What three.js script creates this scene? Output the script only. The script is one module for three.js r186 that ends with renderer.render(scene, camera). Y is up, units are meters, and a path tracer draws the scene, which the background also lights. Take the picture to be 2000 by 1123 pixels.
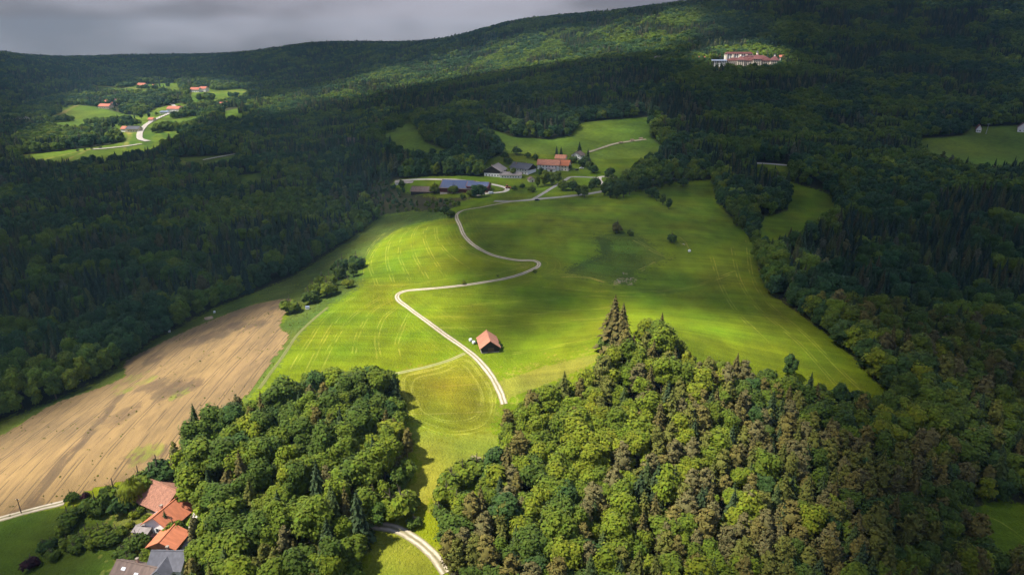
import * as THREE from 'three';
import { mergeGeometries } from 'three/addons/utils/BufferGeometryUtils.js';

// ---------- camera, sky, sun, exposure ----------
const scene = new THREE.Scene();
const camera = new THREE.PerspectiveCamera(47.38, 1024 / 574, 1, 9000);
camera.position.set(0, 130, 0);
camera.rotation.x = -19.4 * Math.PI / 180;
const renderer = new THREE.WebGLRenderer();
renderer.toneMapping = THREE.LinearToneMapping;
renderer.toneMappingExposure = 4.2;
renderer.shadowMap.enabled = true;

const SUN = new THREE.Vector3(-0.70, 1.2, 0.18).normalize();
const sun = new THREE.DirectionalLight(new THREE.Color(1, 0.955, 0.86), 2.9);
sun.position.copy(SUN).multiplyScalar(3000).add(new THREE.Vector3(0, 0, -900));
sun.target.position.set(0, 0, -900);
sun.castShadow = true; sun.shadow.radius = 4; sun.shadow.mapSize.set(4096, 4096);
Object.assign(sun.shadow.camera, { left: -2600, right: 2600, top: 2600, bottom: -2600, near: 100, far: 8000 });
scene.add(sun, sun.target);

// overcast sky: three times as bright overhead as at the horizon, with soft grey cloud bands
{
  const W = 1024, H = 512, data = new Float32Array(W * H * 4), hash = (i, j, k) => { const s = Math.sin(i * 127.1 + j * 311.7 + k * 74.7) * 43758.5453; return s - Math.floor(s); };
  const vn = (x, y, z) => { const i = Math.floor(x), j = Math.floor(y), k = Math.floor(z), f = (t) => t * t * (3 - 2 * t), u = f(x - i), v = f(y - j), w = f(z - k), L = (a, b, t) => a + (b - a) * t;
    return L(L(L(hash(i, j, k), hash(i + 1, j, k), u), L(hash(i, j + 1, k), hash(i + 1, j + 1, k), u), v), L(L(hash(i, j, k + 1), hash(i + 1, j, k + 1), u), L(hash(i, j + 1, k + 1), hash(i + 1, j + 1, k + 1), u), v), w); };
  const smoothN = (v) => { const t = Math.min(1, Math.max(0, (v - 0.25) / 0.5)); return t * t * (3 - 2 * t); };
  for (let r = 0; r < H; r++) for (let c = 0; c < W; c++) {
    const up = ((r + 0.5) / H - 0.5) * Math.PI, az = ((c + 0.5) / W - 0.5) * 2 * Math.PI, y = Math.sin(up), x = Math.cos(az) * Math.cos(up), z = Math.sin(az) * Math.cos(up);
    let n = 0, a = 0.5; for (let o = 0; o < 5; o++, a *= 0.5) n += a * vn(x * 5 * 2 ** o + 9, y * 26 * 2 ** o, z * 5 * 2 ** o + 5);
    const L = 0.066 * (1 + 2 * Math.max(0, y)) * (0.45 + 1.1 * smoothN(n)), q = (r * W + c) * 4;
    const b = Math.max(0, y); data[q] = L * (1 - 0.3 * b); data[q + 1] = L * 0.965; data[q + 2] = L * (1.06 + 0.75 * b); data[q + 3] = 1;
  }
  const t = new THREE.DataTexture(data, W, H, THREE.RGBAFormat, THREE.FloatType);
  t.mapping = THREE.EquirectangularReflectionMapping; t.minFilter = t.magFilter = THREE.LinearFilter; t.needsUpdate = true;
  scene.background = t; scene.environment = t;
}

scene.fog = new THREE.FogExp2(new THREE.Color(0.42, 0.74, 1), 0.00006);
// ---------- terrain: a thin-plate surface through surveyed points [x, z, height] ----------
const lerp = (a, b, t) => a + (b - a) * t, clamp = (x, a, b) => Math.min(b, Math.max(a, x)), smooth = (a, b, x) => { const t = clamp((x - a) / (b - a), 0, 1); return t * t * (3 - 2 * t); };
function solveTerrain(pts) {
  const n = pts.length, N = n + 3, A = Array.from({ length: N }, () => new Float64Array(N + 1)), K = (r2) => (r2 < 1e-9 ? 0 : 0.5 * r2 * Math.log(r2));
  for (let i = 0; i < n; i++) {
    for (let j = 0; j < n; j++) A[i][j] = K(((pts[i][0] - pts[j][0]) / 100) ** 2 + ((pts[i][1] - pts[j][1]) / 100) ** 2);
    A[i][i] += 0.002; A[i][n] = A[n][i] = 1; A[i][n + 1] = A[n + 1][i] = pts[i][0] / 100; A[i][n + 2] = A[n + 2][i] = pts[i][1] / 100; A[i][N] = pts[i][2];
  }
  for (let c = 0; c < N; c++) {
    let p = c; for (let r = c + 1; r < N; r++) if (Math.abs(A[r][c]) > Math.abs(A[p][c])) p = r;
    [A[c], A[p]] = [A[p], A[c]];
    for (let r = c + 1; r < N; r++) { const f = A[r][c] / A[c][c]; if (f) for (let k = c; k <= N; k++) A[r][k] -= f * A[c][k]; }
  }
  const w = new Float64Array(N);
  for (let r = N - 1; r >= 0; r--) { let s = A[r][N]; for (let k = r + 1; k < N; k++) s -= A[r][k] * w[k]; w[r] = s / A[r][r]; }
  return (x, z) => { let s = w[n] + (w[n + 1] * x) / 100 + (w[n + 2] * z) / 100; for (let i = 0; i < n; i++) s += w[i] * K(((x - pts[i][0]) / 100) ** 2 + ((z - pts[i][1]) / 100) ** 2); return s; };
}
const GX0 = -2700, GZ0 = -3900, GSTEP = 12, GNX = 451, GNZ = 341;
function makeHeight(pts) {
  const f = solveTerrain(pts), g = new Float32Array(GNX * GNZ);
  for (let j = 0; j < GNZ; j++) for (let i = 0; i < GNX; i++) g[j * GNX + i] = f(GX0 + i * GSTEP, GZ0 + j * GSTEP);
  const cub = (a, b, c, d, t) => b + 0.5 * t * (c - a + t * (2 * a - 5 * b + 4 * c - d + t * (3 * (b - c) + d - a)));
  return (x, z) => {
    const u = clamp((x - GX0) / GSTEP, 1, GNX - 3), v = clamp((z - GZ0) / GSTEP, 1, GNZ - 3), i = Math.floor(u), j = Math.floor(v), s = u - i, t = v - j;
    const row = (k) => { const o = (j + k) * GNX + i; return cub(g[o - 1], g[o], g[o + 1], g[o + 2], s); };
    return cub(row(-1), row(0), row(1), row(2), t);
  };
}
// ---------- the survey: metres east (x) and south (z) of the camera ----------
const SURVEY = [[-12,-279.9,0],[-21.8,-282.8,0],[-5.4,-247.5,-4],[-27.6,-240.9,-4],[-19.4,-214.4,-9],[-28.1,-187.6,-14],[-33.4,-174.6,-18],[-35,-163.1,-20],[-110.9,-169.9,-16],[-152.4,-176.9,-20],[-177.6,-188.6,-19],[-175.3,-213.3,-15],[-150.7,-242.9,-10],[-115.7,-267.2,-3],[-140.7,-349.1,-8],[-168.7,-331.2,-13],[-200.6,-287.4,-20],[-230.1,-257.6,-25],[-186.7,-370.2,-18],[-139.9,-492.1,-13],[-119.3,-574.7,-6],[-141.3,-428.9,-13],[-105.2,-328.9,-3],[-65.3,-478.3,7],[-92.7,-373.4,-1],[-29.1,-395.4,5],[12.8,-392.3,6],[-42.9,-511.3,9],[-65.3,-357.1,0],[-92.8,-438.1,-1],[-36.5,-307.6,0],[38.9,-486.1,13],[0,-562.1,12],[78.1,-583.2,15],[-47.9,-608.3,12],[-101.3,-644.9,10],[68.8,-379,1],[68.2,-445.1,10],[31.1,-377.9,4],[104.2,-428.8,9],[152,-414.6,6],[158.1,-310.3,-4],[163.3,-258.1,-11],[26,-307.6,0],[98.6,-336.5,0],[141.9,-339.1,-1],[129.4,-507.4,12],[186.8,-594.3,18],[242.2,-545.4,12],[247.4,-636.3,30],[0,-657.3,18],[42.8,-687.2,22],[72.7,-721.9,26],[89.3,-634,18],[-31.7,-830,43.7],[27.8,-720,30.7],[170.9,-900,51.8],[-128.6,-840,38.3],[92,-800,37.9],[148.7,-740,27.9],[85.6,-1150,78.3],[416.7,-1250,111.4],[371.2,-1700,169.2],[489.9,-1950,253.6],[0,-2250,221.8],[272.8,-2100,232.6],[-257.7,-2350,163.1],[-775.6,-2650,162.6],[-1280.1,-2900,123.6],[-1600.1,-2900,123.6],[-1968.1,-3000,107.4],[-1689.6,-2300,130.3],[-2026,-2300,135.1],[-547.6,-988,5],[-696.6,-1217.5,8],[-815.9,-1586.8,12],[-868.4,-1900,39.7],[-983.2,-1650,19.3],[-1333.1,-2100,49.7],[-1118.4,-2050,47.3],[-646,-950,-1],[-991.8,-1300,-0.3],[-1242.3,-1700,7.2],[-370.9,-578.5,-14],[-397.6,-488.2,-16],[-433.7,-856.9,-8],[-591,-841.1,-12],[-196.5,-715.4,-2],[-386.3,-906.6,-2],[-309.3,-775.8,-4],[-206.7,-510.4,-14],[-294.9,-347.4,-20],[-355.5,-317.6,-22],[0,-960,49.1],[-282.5,-1250,30.7],[-369.2,-1100,4.8],[-549.8,-1400,23],[-390.6,-1750,61.8],[-143.7,-1950,108.3],[-818.4,-2200,49.4],[-1203.1,-2500,76.4],[-1482.6,-2500,67.6],[554.9,-800,25.8],[650.4,-860,40.6],[427.2,-800,25.8],[764.4,-1300,119.7],[1113.4,-1550,221],[854.2,-1700,235.2],[553.9,-1250,103.9],[1230.1,-1300,155.3],[253.2,-446.6,4],[202.1,-411.2,0],[318.8,-466.6,10],[256,-336,-12],[215.8,-254.8,-22],[179.8,-204.6,-34],[306.6,-296.7,-12],[234.6,-207.6,-34],[162.6,-243.1,-15],[61.5,-255.8,10],[84.9,-240.9,-4],[94.5,-205,-16],[35.3,-187.3,-18],[64.7,-165.3,-24],[19.8,-220,-8],[130.2,-197.5,-26],[-78.4,-219.2,-3],[-68.2,-181,-13],[-79.8,-164.2,-19],[0,60,-28],[-250,60,-30],[250,60,-38],[-600,-100,-30],[600,-100,-30],[-2200,-1500,30],[-2600,-3000,110],[2200,-1500,240],[2200,-2600,240],[1000,-3000,170],[0,-3100,120],[-900,-3600,90],[-2400,-3900,90],[-1500,-500,-15],[1400,-700,60]];
const PLAN = {
  open_main: [[-275.2,-231.8],[-235.6,-246.9],[-230.4,-258],[-211.4,-276.3],[-202.1,-292],[-200.8,-310.7],[-198.1,-331.8],[-185.3,-381.4],[-155.3,-427.8],[-139,-488.7],[-123.9,-551.7],[-117.5,-577.7],[-91.1,-572.6],[-60.8,-545.9],[-44.3,-558.7],[-17.8,-562.6],[4.5,-570.9],[78.6,-587.1],[111.2,-588.6],[159.2,-615.8],[187.2,-613],[173.8,-548.4],[175.1,-497.6],[169.8,-446.9],[154.5,-390],[150.2,-360.3],[157,-333.7],[162.1,-307.4],[165,-280.8],[167.3,-256.8],[168.4,-250],[143.5,-245.1],[121.2,-244.8],[104.9,-248.8],[87.2,-249.6],[71.8,-251.3],[63.7,-261.1],[52.8,-262.8],[42.3,-259.2],[31.5,-239.4],[16.6,-234.5],[2,-229.9],[-3,-223.2],[-2.8,-208],[-9.9,-193.5],[-18,-180.7],[-20.9,-169.3],[-21.6,-158.6],[-19.2,-133.8],[-41.6,-133.3],[-181.6,-134.4]],
  wood_left: [[-48.6,-239.9],[-41,-217.1],[-33.3,-205],[-35.7,-192.3],[-42.9,-182],[-44.2,-174.4],[-44.8,-160.6],[-41.6,-133.3],[-86.8,-132.9],[-98.1,-159.4],[-104.1,-177.2],[-114,-191.2],[-123.9,-199.5],[-125,-205.8],[-120,-209.6],[-113.4,-217.3],[-102.8,-220.9],[-89.8,-230.4],[-76.1,-240.8],[-64.1,-244]],
  open_farm: [[-39.8,-871.6],[0,-791.8],[42.1,-784.6],[71.4,-811],[91.3,-888.8],[137.1,-902.7],[185.5,-912.1],[168.5,-808.2],[174.8,-764.2],[161,-711.7],[123.1,-657.5],[109.9,-623.1],[82.7,-582.9],[-17.7,-558.7],[-44.3,-558.7],[-49.8,-571.9],[-23,-582.2],[-60.7,-591.1],[-98.3,-623.3],[-121.4,-657.8],[-121.5,-674.4],[-82.9,-663.2],[-27.9,-649.7],[-27.3,-703.4],[-8.3,-717],[-22.5,-770.3]],
  open_sliver: [[-184.1,-945.1],[-167.2,-1101.8],[-123.8,-876.4],[-103.7,-794.3],[-68.8,-742.7],[-57.8,-710.2],[-88.5,-712.6],[-128.9,-756.9],[-163.9,-836.9]],
  open_dell: [[238.4,-653.3],[269.4,-641.9],[254.4,-595.5],[277.6,-562.9],[259.9,-508.7],[221.7,-466.1],[183.4,-425.2],[165.3,-425.4],[194.6,-507.6],[227.8,-530.3],[247.5,-576.8],[244.5,-600.3],[227.3,-612.2]],
  open_right: [[516.2,-852.2],[576,-854.7],[611.4,-891.1],[699.5,-883.2],[547.3,-674.4],[452,-642.4],[443,-685.8],[478.1,-778.3]],
  glade: [[170,-205.1],[186.1,-211.5],[209.4,-210.4],[197.2,-170.4],[169.1,-172.3],[160.7,-187]],
  village_a: [[-1174,-1718.9],[-1091.9,-1703.5],[-820.9,-1482.9],[-854.5,-1615.9],[-829.1,-1693.1],[-774.6,-1642.7],[-685.7,-1357.7],[-617.1,-1145.1],[-633.1,-1121],[-694.4,-1134.3],[-812.7,-1194.5],[-973,-1414.3]],
  village_b: [[-1316.4,-2124.2],[-1175.2,-2097.6],[-1073.5,-2196.8],[-896.7,-1853.7],[-935.4,-1778.3],[-1028.6,-1839.1],[-1199.2,-1951.9]],
  village_c: [[-899,-1904.5],[-922.1,-2054.8],[-789,-1989.5],[-702.5,-1844.8],[-655.7,-1580],[-667.4,-1495.6],[-725.5,-1537.1],[-833.9,-1754.9]],
  village_d: [[-706.6,-952.1],[-625.7,-990.8],[-590.3,-1054.1],[-551.6,-1117.6],[-517,-1061.2],[-506.3,-935.4],[-545.3,-876.5],[-597.1,-861.1],[-662.6,-888.2]],
  village_e: [[-723.4,-1248.6],[-666.3,-1231],[-686.9,-1349.6],[-659,-1413.8],[-585.2,-1260.7],[-548.1,-1066.8],[-535.2,-978.6],[-569,-971.5]],
  village_f: [[-469.6,-926.3],[-387.6,-946.8],[-345.7,-813.6],[-415.4,-818.2]],
  village_g: [[-333.7,-791.1],[-299.7,-792.3],[-269.8,-714],[-297.8,-706]],
  village_h: [[-620.3,-1451.2],[-599.5,-1527.6],[-487.1,-1255.7],[-527.3,-1227.4]],
  field: [[-191.9,-179],[-230.8,-225.3],[-218.9,-243.1],[-213.6,-268.3],[-200.3,-278.6],[-190.6,-287.4],[-200.9,-308.4],[-193.8,-323.6],[-174.9,-358],[-156.6,-374.8],[-136.5,-372.3],[-130.8,-362.7],[-122.6,-318.9],[-113.6,-305.7],[-111,-274],[-110.4,-249.8],[-113.8,-228.2],[-117.7,-218.1],[-124.9,-209.7],[-128.5,-205.1],[-131.1,-200.6],[-137.4,-198.1],[-149.5,-196.3],[-157.2,-190.5],[-166.7,-188.3],[-175.6,-185.7]],
  hollow: [[59.6,-448],[79.3,-459],[88.8,-449.8],[95.3,-427.6],[100,-408.7],[88.4,-399.9],[77.5,-393.3],[74.8,-381.3],[68.4,-372.6],[59,-376],[47.1,-381.1],[33.2,-384.4],[45.8,-400],[60.6,-413.5],[61.3,-432.4]],
  dry_strip: [[-5.5,-254.3],[13.6,-261.3],[38.2,-262],[39.8,-257.1],[17.4,-249.4],[0,-243.4],[-5.2,-235.7]],
  lower_field: [[-48.3,-258.8],[-32.3,-267.1],[-21.9,-276.6],[-12.5,-262.2],[-6.9,-247.4],[-7,-229.5],[-11,-222.9],[-25.6,-219.2],[-40.3,-226],[-43.7,-235.3],[-48.4,-245.6]],
  track: [[-3.2,-238.8],[-5.2,-247.3],[-10.2,-260.9],[-16.4,-272.8],[-21.7,-281.2],[-32.9,-297.7],[-45.6,-318.1],[-57.8,-337],[-65.3,-350],[-66.2,-357.1],[-63,-361.4],[-45.2,-363.8],[-24.3,-367.8],[0,-376.5],[12.1,-386.7],[16.4,-392.4],[16.9,-398.1],[13.8,-401.4],[3.3,-402.3],[-11.7,-411.1],[-24.3,-428.2],[-33.4,-450.5],[-39.3,-480.7],[-44,-509.9],[-45,-527.9],[-40.8,-539.6],[-25.9,-544],[-11,-552.7],[0,-558]],
  branch_track: [[-21.9,-277.6],[-28.1,-271.4],[-36.7,-265.5],[-45.2,-260.8],[-53.4,-256.2]],
  bottom_track: [[-50.7,-178.1],[-43.1,-177.7],[-37.9,-177],[-32.5,-174.3],[-28.3,-171.2],[-24.3,-167.4],[-20.6,-162.1]],
  field_track: [[-184.4,-183.1],[-175.6,-185.7],[-166.8,-188.6],[-156.8,-191.3]],
  edge_track: [[-107.1,-247],[-107.1,-273],[-108.7,-304.4],[-107,-325.6],[-103.6,-343.7]],
  road: [[-15.6,-563.9],[0,-560],[26.8,-564.8],[49.7,-571.9],[78.4,-585.2],[102.7,-608.2],[122.5,-625.5]],
  road_b: [[89.9,-601.7],[86.2,-610],[84.5,-634.9],[88.3,-645.4],[106.6,-633.9],[120.1,-625.9],[146.8,-625.3],[171.9,-628.4]],
  farm_road: [[-118.1,-670.3],[-76.6,-652.5],[-50.3,-641.9],[-19.6,-624.5],[-4.8,-608.5],[-7.1,-597.4],[-23.4,-592.7],[-32.5,-588]],
  link_road: [[17.8,-562.3],[32.9,-596.7],[43.8,-620.2],[53.6,-639.9],[58.2,-647.8],[87.7,-641]],
  hill_track: [[86.2,-744.4],[102.8,-762.2],[119.9,-780],[139.7,-791.2],[160.7,-799.5]],
  village_road: [[-563.3,-1030.2],[-586.9,-1053.8],[-617.2,-1105.9],[-652.2,-1177.9],[-690.9,-1268.9],[-722.4,-1358.2],[-761.7,-1489.3],[-783,-1568.6]],
  village_road_b: [[-613.9,-970.9],[-591.2,-977.5],[-571,-989.2],[-560.3,-1005]],
  village_road_c: [[-795.4,-1581.7],[-815.2,-1636.3],[-840.8,-1672]],
  valley_road: [[-425,-906],[-408.6,-926.3],[-389.3,-947.3]],
  dell_road: [[239.9,-650.5],[268.6,-639.9]],
  upper_meadow: [[-40.6,-537.5],[0,-553.9],[77.7,-579.3],[157.7,-609.3],[183.9,-609.3],[170.3,-543.7],[171.4,-486],[168.6,-438.1],[151.6,-383.7],[121.6,-367.2],[89.1,-357.2],[45.4,-365.9],[18.5,-373.5],[16.4,-402.4],[-13.4,-413],[-32.8,-452.6],[-43.7,-511.9]],
  stream_strip: [[-269,-229.7],[-229.6,-257],[-210.6,-275.1],[-201.3,-290.7],[-200,-309.3],[-197.2,-330.1],[-184.3,-379.2],[-154.4,-425],[-138.2,-485.4],[-123.1,-548.2],[-117,-574.7],[-90.7,-569.4],[-51.5,-538.7],[-47.2,-514.4],[-70.9,-521.2],[-91.6,-518.7],[-103.7,-474],[-104.1,-423.5],[-96.2,-374.7],[-105.9,-352.2],[-116.4,-347.5],[-135.4,-373.8],[-157.7,-377.6],[-176,-360.5],[-194.2,-324.4],[-200.9,-308.4],[-190.6,-287.4],[-200.3,-278.6],[-213.6,-268.3],[-219.7,-244.2],[-232.7,-227.5]],
  lane_rough: [[-122,-318.7],[-124.7,-350.6],[-116.4,-391.2],[-111,-454.1],[-92.8,-373.5],[-104.7,-347.9],[-108.8,-322.3],[-108.5,-287.9],[-108.3,-247.3],[-110.6,-236.2],[-111.2,-252.1],[-114.4,-305.9]],
  garden_meadow: [[-201.2,-173.5],[-174.8,-184.6],[-159.6,-188.6],[-150.7,-188.8],[-144.2,-183.9],[-138.9,-187.3],[-129.6,-181.7],[-120.4,-159.6],[-106.1,-132.6],[-167.2,-134]],
  garden: [[-139.6,-188.4],[-124.7,-191.5],[-118.1,-195.1],[-108.4,-181.2],[-99.9,-159.4],[-89.1,-132.9],[-106.8,-132.6],[-121.2,-159.7],[-127.1,-175.3]],
  bottom_meadow: [[-42.7,-175.5],[-35.1,-175],[-29.7,-171.7],[-25.1,-167.3],[-25,-161.4],[-22,-133.7],[-42.9,-133.3],[-45.3,-160.6]],
  gully: [[-39.9,-223.1],[-25.6,-218.7],[-11,-222.1],[-6,-220.9],[-4.8,-210.4],[-13.2,-206],[-22.2,-201.4],[-26.8,-191.9],[-31.5,-186.6],[-35,-186.4],[-32.6,-203.9]],
  hollow_dark: [[59.6,-448],[69.3,-440.1],[62.3,-413.6],[45.4,-396],[34.9,-386.2],[45.8,-400],[59.9,-413.5],[60.2,-432.3]],
  dry_a: [[28.8,-380],[37.6,-380.6],[47,-380.3],[55.8,-375.4]],
  dry_b: [[85.2,-439.5],[93.7,-419.2],[103.1,-407.8]],
  dry_c: [[79.4,-395.3],[85.5,-398.7],[92.4,-404]],
  dry_d: [[114.8,-447.7],[117.6,-434],[117.8,-420.2]],
  damp_band: [[-169.5,-191.4],[-170,-200.7],[-169.9,-211.1],[-170.4,-224.6],[-173.5,-243.6],[-178.1,-264.9]],
  mow_a: [[-93.9,-385.6],[-103.6,-441.2],[-105.8,-488.4],[-100.9,-523.3]],
  mow_b: [[-82,-374.3],[-96.3,-423.4],[-99.4,-462.5],[-95.5,-504.8]],
  mow_c: [[-72.1,-376],[-84.2,-420.9],[-91.3,-474.8],[-89,-515.7]],
  mow_d: [[-62.3,-377.7],[-76.5,-427.2],[-81.9,-472],[-81.3,-506.3]],
  mow_e: [[-51.5,-378.4],[-65.3,-421.8],[-73,-464.1],[-74.8,-504.5]],
  mow_f: [[-40.8,-380.9],[-55,-422.9],[-64.4,-464.4],[-65.9,-498.2]],
  mow_g: [[-27.3,-391.1],[-40.5,-414.4],[-52.4,-447.3],[-57.9,-481.2]],
  mow_h: [[9.6,-392.3],[-12.6,-381.7],[-37.3,-376.6],[-64.5,-371.6],[-89.5,-372.6]],
  mow_i: [[-97.3,-253.9],[-99.8,-292.3],[-100.3,-331.5],[-92,-356.6]],
  mow_j: [[-89.7,-250.7],[-92.3,-287.8],[-92.9,-329.9],[-84.3,-355.2]],
  mow_k: [[-84.8,-257],[-86.7,-290.1],[-85.6,-328.6],[-75.2,-354.1]],
  mow_l: [[-73.7,-277.1],[-77,-302.2],[-75.8,-334.9],[-68.5,-349.6]],
  mow_m: [[-60.8,-271.5],[-66.5,-294.9],[-67.9,-322.8],[-63.6,-337.5]],
  mow_n: [[-51.1,-269.4],[-55.4,-288.4],[-55.8,-314.8],[-55.1,-327.9]],
  mow_o: [[-59.3,-337.2],[-33.9,-337.2],[0,-342.7],[43.8,-350.8],[89.1,-357.2]],
  mow_p: [[-52,-325.5],[-27.1,-321.5],[13.8,-328.3],[56.1,-335]],
  mow_q: [[-36.5,-307.6],[-13,-308],[21.3,-315.8],[50.8,-317.4]],
  mow_r: [[0,-276.5],[19,-278.2],[43.2,-282.3]],
  mow_s: [[166.6,-448.2],[148.3,-383.2],[144.7,-346.6],[149.1,-308],[152.5,-270.2],[157.2,-255.2]],
  mow_t: [[151,-433.5],[138.9,-378.6],[136,-338.3],[140.6,-300.2],[143.7,-266.5],[146.5,-251.9]],
  mow_u: [[131,-412.3],[124.7,-367.2],[122,-322.2],[124.8,-285.8]],
  mow_v: [[18,-363.1],[59.8,-360.3],[106.6,-367.9],[140.8,-389.8]],
  mow_w: [[-35,-432.1],[-23.5,-411.6],[0,-396.6],[9.7,-397.2]],
  mow_x: [[-40.4,-162.1],[-38.1,-167.6],[-34.6,-171.5]],
  mow_y: [[-36.3,-161.4],[-34.8,-166.9],[-32.1,-170.7]],
  mow_z: [[172.3,-205.5],[182.6,-202.8],[188.7,-194.6]],
  low_trees: [[-140.2,-688.6],[-97.7,-619.2],[-46.7,-591],[-20.3,-570.7],[-41.8,-553.7],[-59.3,-538.9],[-90.2,-566],[-116.1,-570],[-145.6,-611],[-151.1,-674.5]],
  furrow: [[-172.6,-197.3],[-173.2,-254.4]],
};
const SOIL = [[67.2,-378.6,3],[69.9,-375.8,3],[63.5,-375.2,2.5],[73,-379.8,3],[70.9,-388.4,1.5],[117.6,-431.1,1.2],[40.7,-264.1,2.5],[-13.2,-206.5,2.5],[-15,-204.1,2.5],[-22.5,-194.5,2],[-179.8,-360.6,2.5],[3.3,-411,0.1]];
const DAMP = [[-148.8,-259.3,10,8,130],[-164.7,-269.3,7,5,40],[-159.3,-323.2,8,9,60],[-154.4,-331.7,8,8,60],[-138.8,-328.4,6,7,40],[-168.6,-318.6,6,7,40],[-164,-242.7,5,8,30],[-139,-352.8,4,6,20],[-138.1,-210.7,8,3,30],[-166.4,-187.9,9,3,30],[-184.3,-305.7,5,8,30]];
const GREENING = [[-181.7,-277.4,7],[-182.6,-285.6,6],[-172,-275.8,4],[-179.2,-268.7,4],[-144.8,-253.5,4],[-135.3,-212.9,4],[-140.3,-211,5]];
const OBSTACLES = [[45.3,-257.3,9],[42.3,-256.1,7],[-927,-1541.9,30],[-936.5,-1592.6,30],[-926.8,-1614.7,25],[-1049.6,-1938.2,28],[-826.3,-1798,34],[-635.4,-1490.3,34],[-721.8,-1444.8,34],[-625.5,-1107.1,30],[-655.9,-1112.7,25],[-1026.6,-1390.8,34],[-992.7,-1366.7,30],[-75.2,-602.7,20],[-89.8,-615.3,16],[-60.6,-589.6,16],[423.9,-1273,62],[369.9,-1248.2,16],[380.4,-1236.6,26],[455.3,-1254.2,26],[356.3,-1302.4,12],[513.4,-1323.4,11],[500.9,-1273.4,9],[-202.2,-847.6,11],[287.3,-1363.8,10],[304.2,-1349.3,10],[604.4,-867.2,9],[653.3,-856.8,10],[-967.1,-1612.8,16],[-982.8,-1658,16],[-967.8,-1664.9,16],[-953.2,-1672.9,12],[-1100.5,-2036.1,20],[-1061.2,-2027.4,16],[-873.8,-1886.8,20],[-856.7,-1899.4,20],[-679.4,-1596.6,20],[-776,-1556.4,30],[-780.1,-1519.3,20],[-757.6,-1565.4,18],[-657,-1165.2,22],[-697.1,-1168,14],[-1106.9,-1494.2,20],[-1054.5,-1455.1,20],[-893.7,-1853.4,14],[-108.2,-656.9,14],[-77.3,-621.5,24],[-91.2,-626.4,12],[-62.8,-613.9,14]];
const SITE = {"barn":[-11.2,-283.7],"old_barn":[-118.3,-187.1],"red_house":[-113,-179.2],"orange_house":[-108.8,-168.8],"grey_house":[-104.9,-162],"brown_house":[-112.7,-158.4],"shed":[-119.4,-174.3],"solar_barn":[-50.1,-612.2],"solar_wing":[-30.9,-604.4],"long_barn":[-77.3,-621.5],"small_shed":[-108.2,-656.9],"farmhouse_a":[-17,-661.4],"farmhouse_b":[11.5,-670.1],"farm_wing":[-1,-650.3],"red_farm_a":[38.1,-680.1],"red_farm_b":[51.9,-679.6],"red_cottage":[52.8,-709],"white_house":[71.9,-719.9],"hut":[18.9,-634.8],"garage":[40.8,-671.8],"v1":[-967.1,-1612.8],"v2":[-982.8,-1658],"v3":[-967.8,-1664.9],"v4":[-953.2,-1672.9],"v5":[-1100.5,-2036.1],"v6":[-1061.2,-2027.4],"v7":[-873.8,-1886.8],"v8":[-856.7,-1899.4],"v9":[-679.4,-1596.6],"v10":[-665.8,-1596.1],"v11":[-776,-1556.4],"v12":[-780.1,-1519.3],"v13":[-757.6,-1565.4],"v14":[-657,-1165.2],"v15":[-697.1,-1168],"v16":[-675.5,-1169.4],"v17":[-715.5,-1336.9],"v18":[-1106.9,-1494.2],"v19":[-1054.5,-1455.1],"v20":[-893.7,-1853.4],"forest_house":[-203,-850.9],"hotel_cottage":[358.1,-1309.2],"hotel_house":[519.1,-1333.8],"hotel_hut":[502.8,-1278.6],"hill_house":[289,-1372.3],"hill_house_b":[305.9,-1357.4],"right_house":[654.9,-859],"right_hut":[605.8,-869.3],"hotel":[436.3,-1258.8],"mast":[606.1,-854.4],"pole":[-169.7,-187.5],"car":[21.6,-557.5],"van":[-19.1,-590.1],"trailer":[-32.6,-589.7],"loader":[-4.3,-608.5],"parked":[72,-680],"parked_b":[66.7,-674.1],"hive":[-115.3,-343.9],"bale_a":[118,-418.5],"bale_b":[-195.7,-344.1],"bale_c":[-181.7,-371.7],"stone_a":[-20.1,-290.2],"stone_b":[-18.4,-287.3],"logs_a":[128.4,-784.6],"logs_b":[143.1,-793.3],"logs_c":[154.6,-799.7],"logs_d":[-179.7,-359.6],"lift_hut":[615.9,-851.7],"terrace":[-104,-169.9]};
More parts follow.
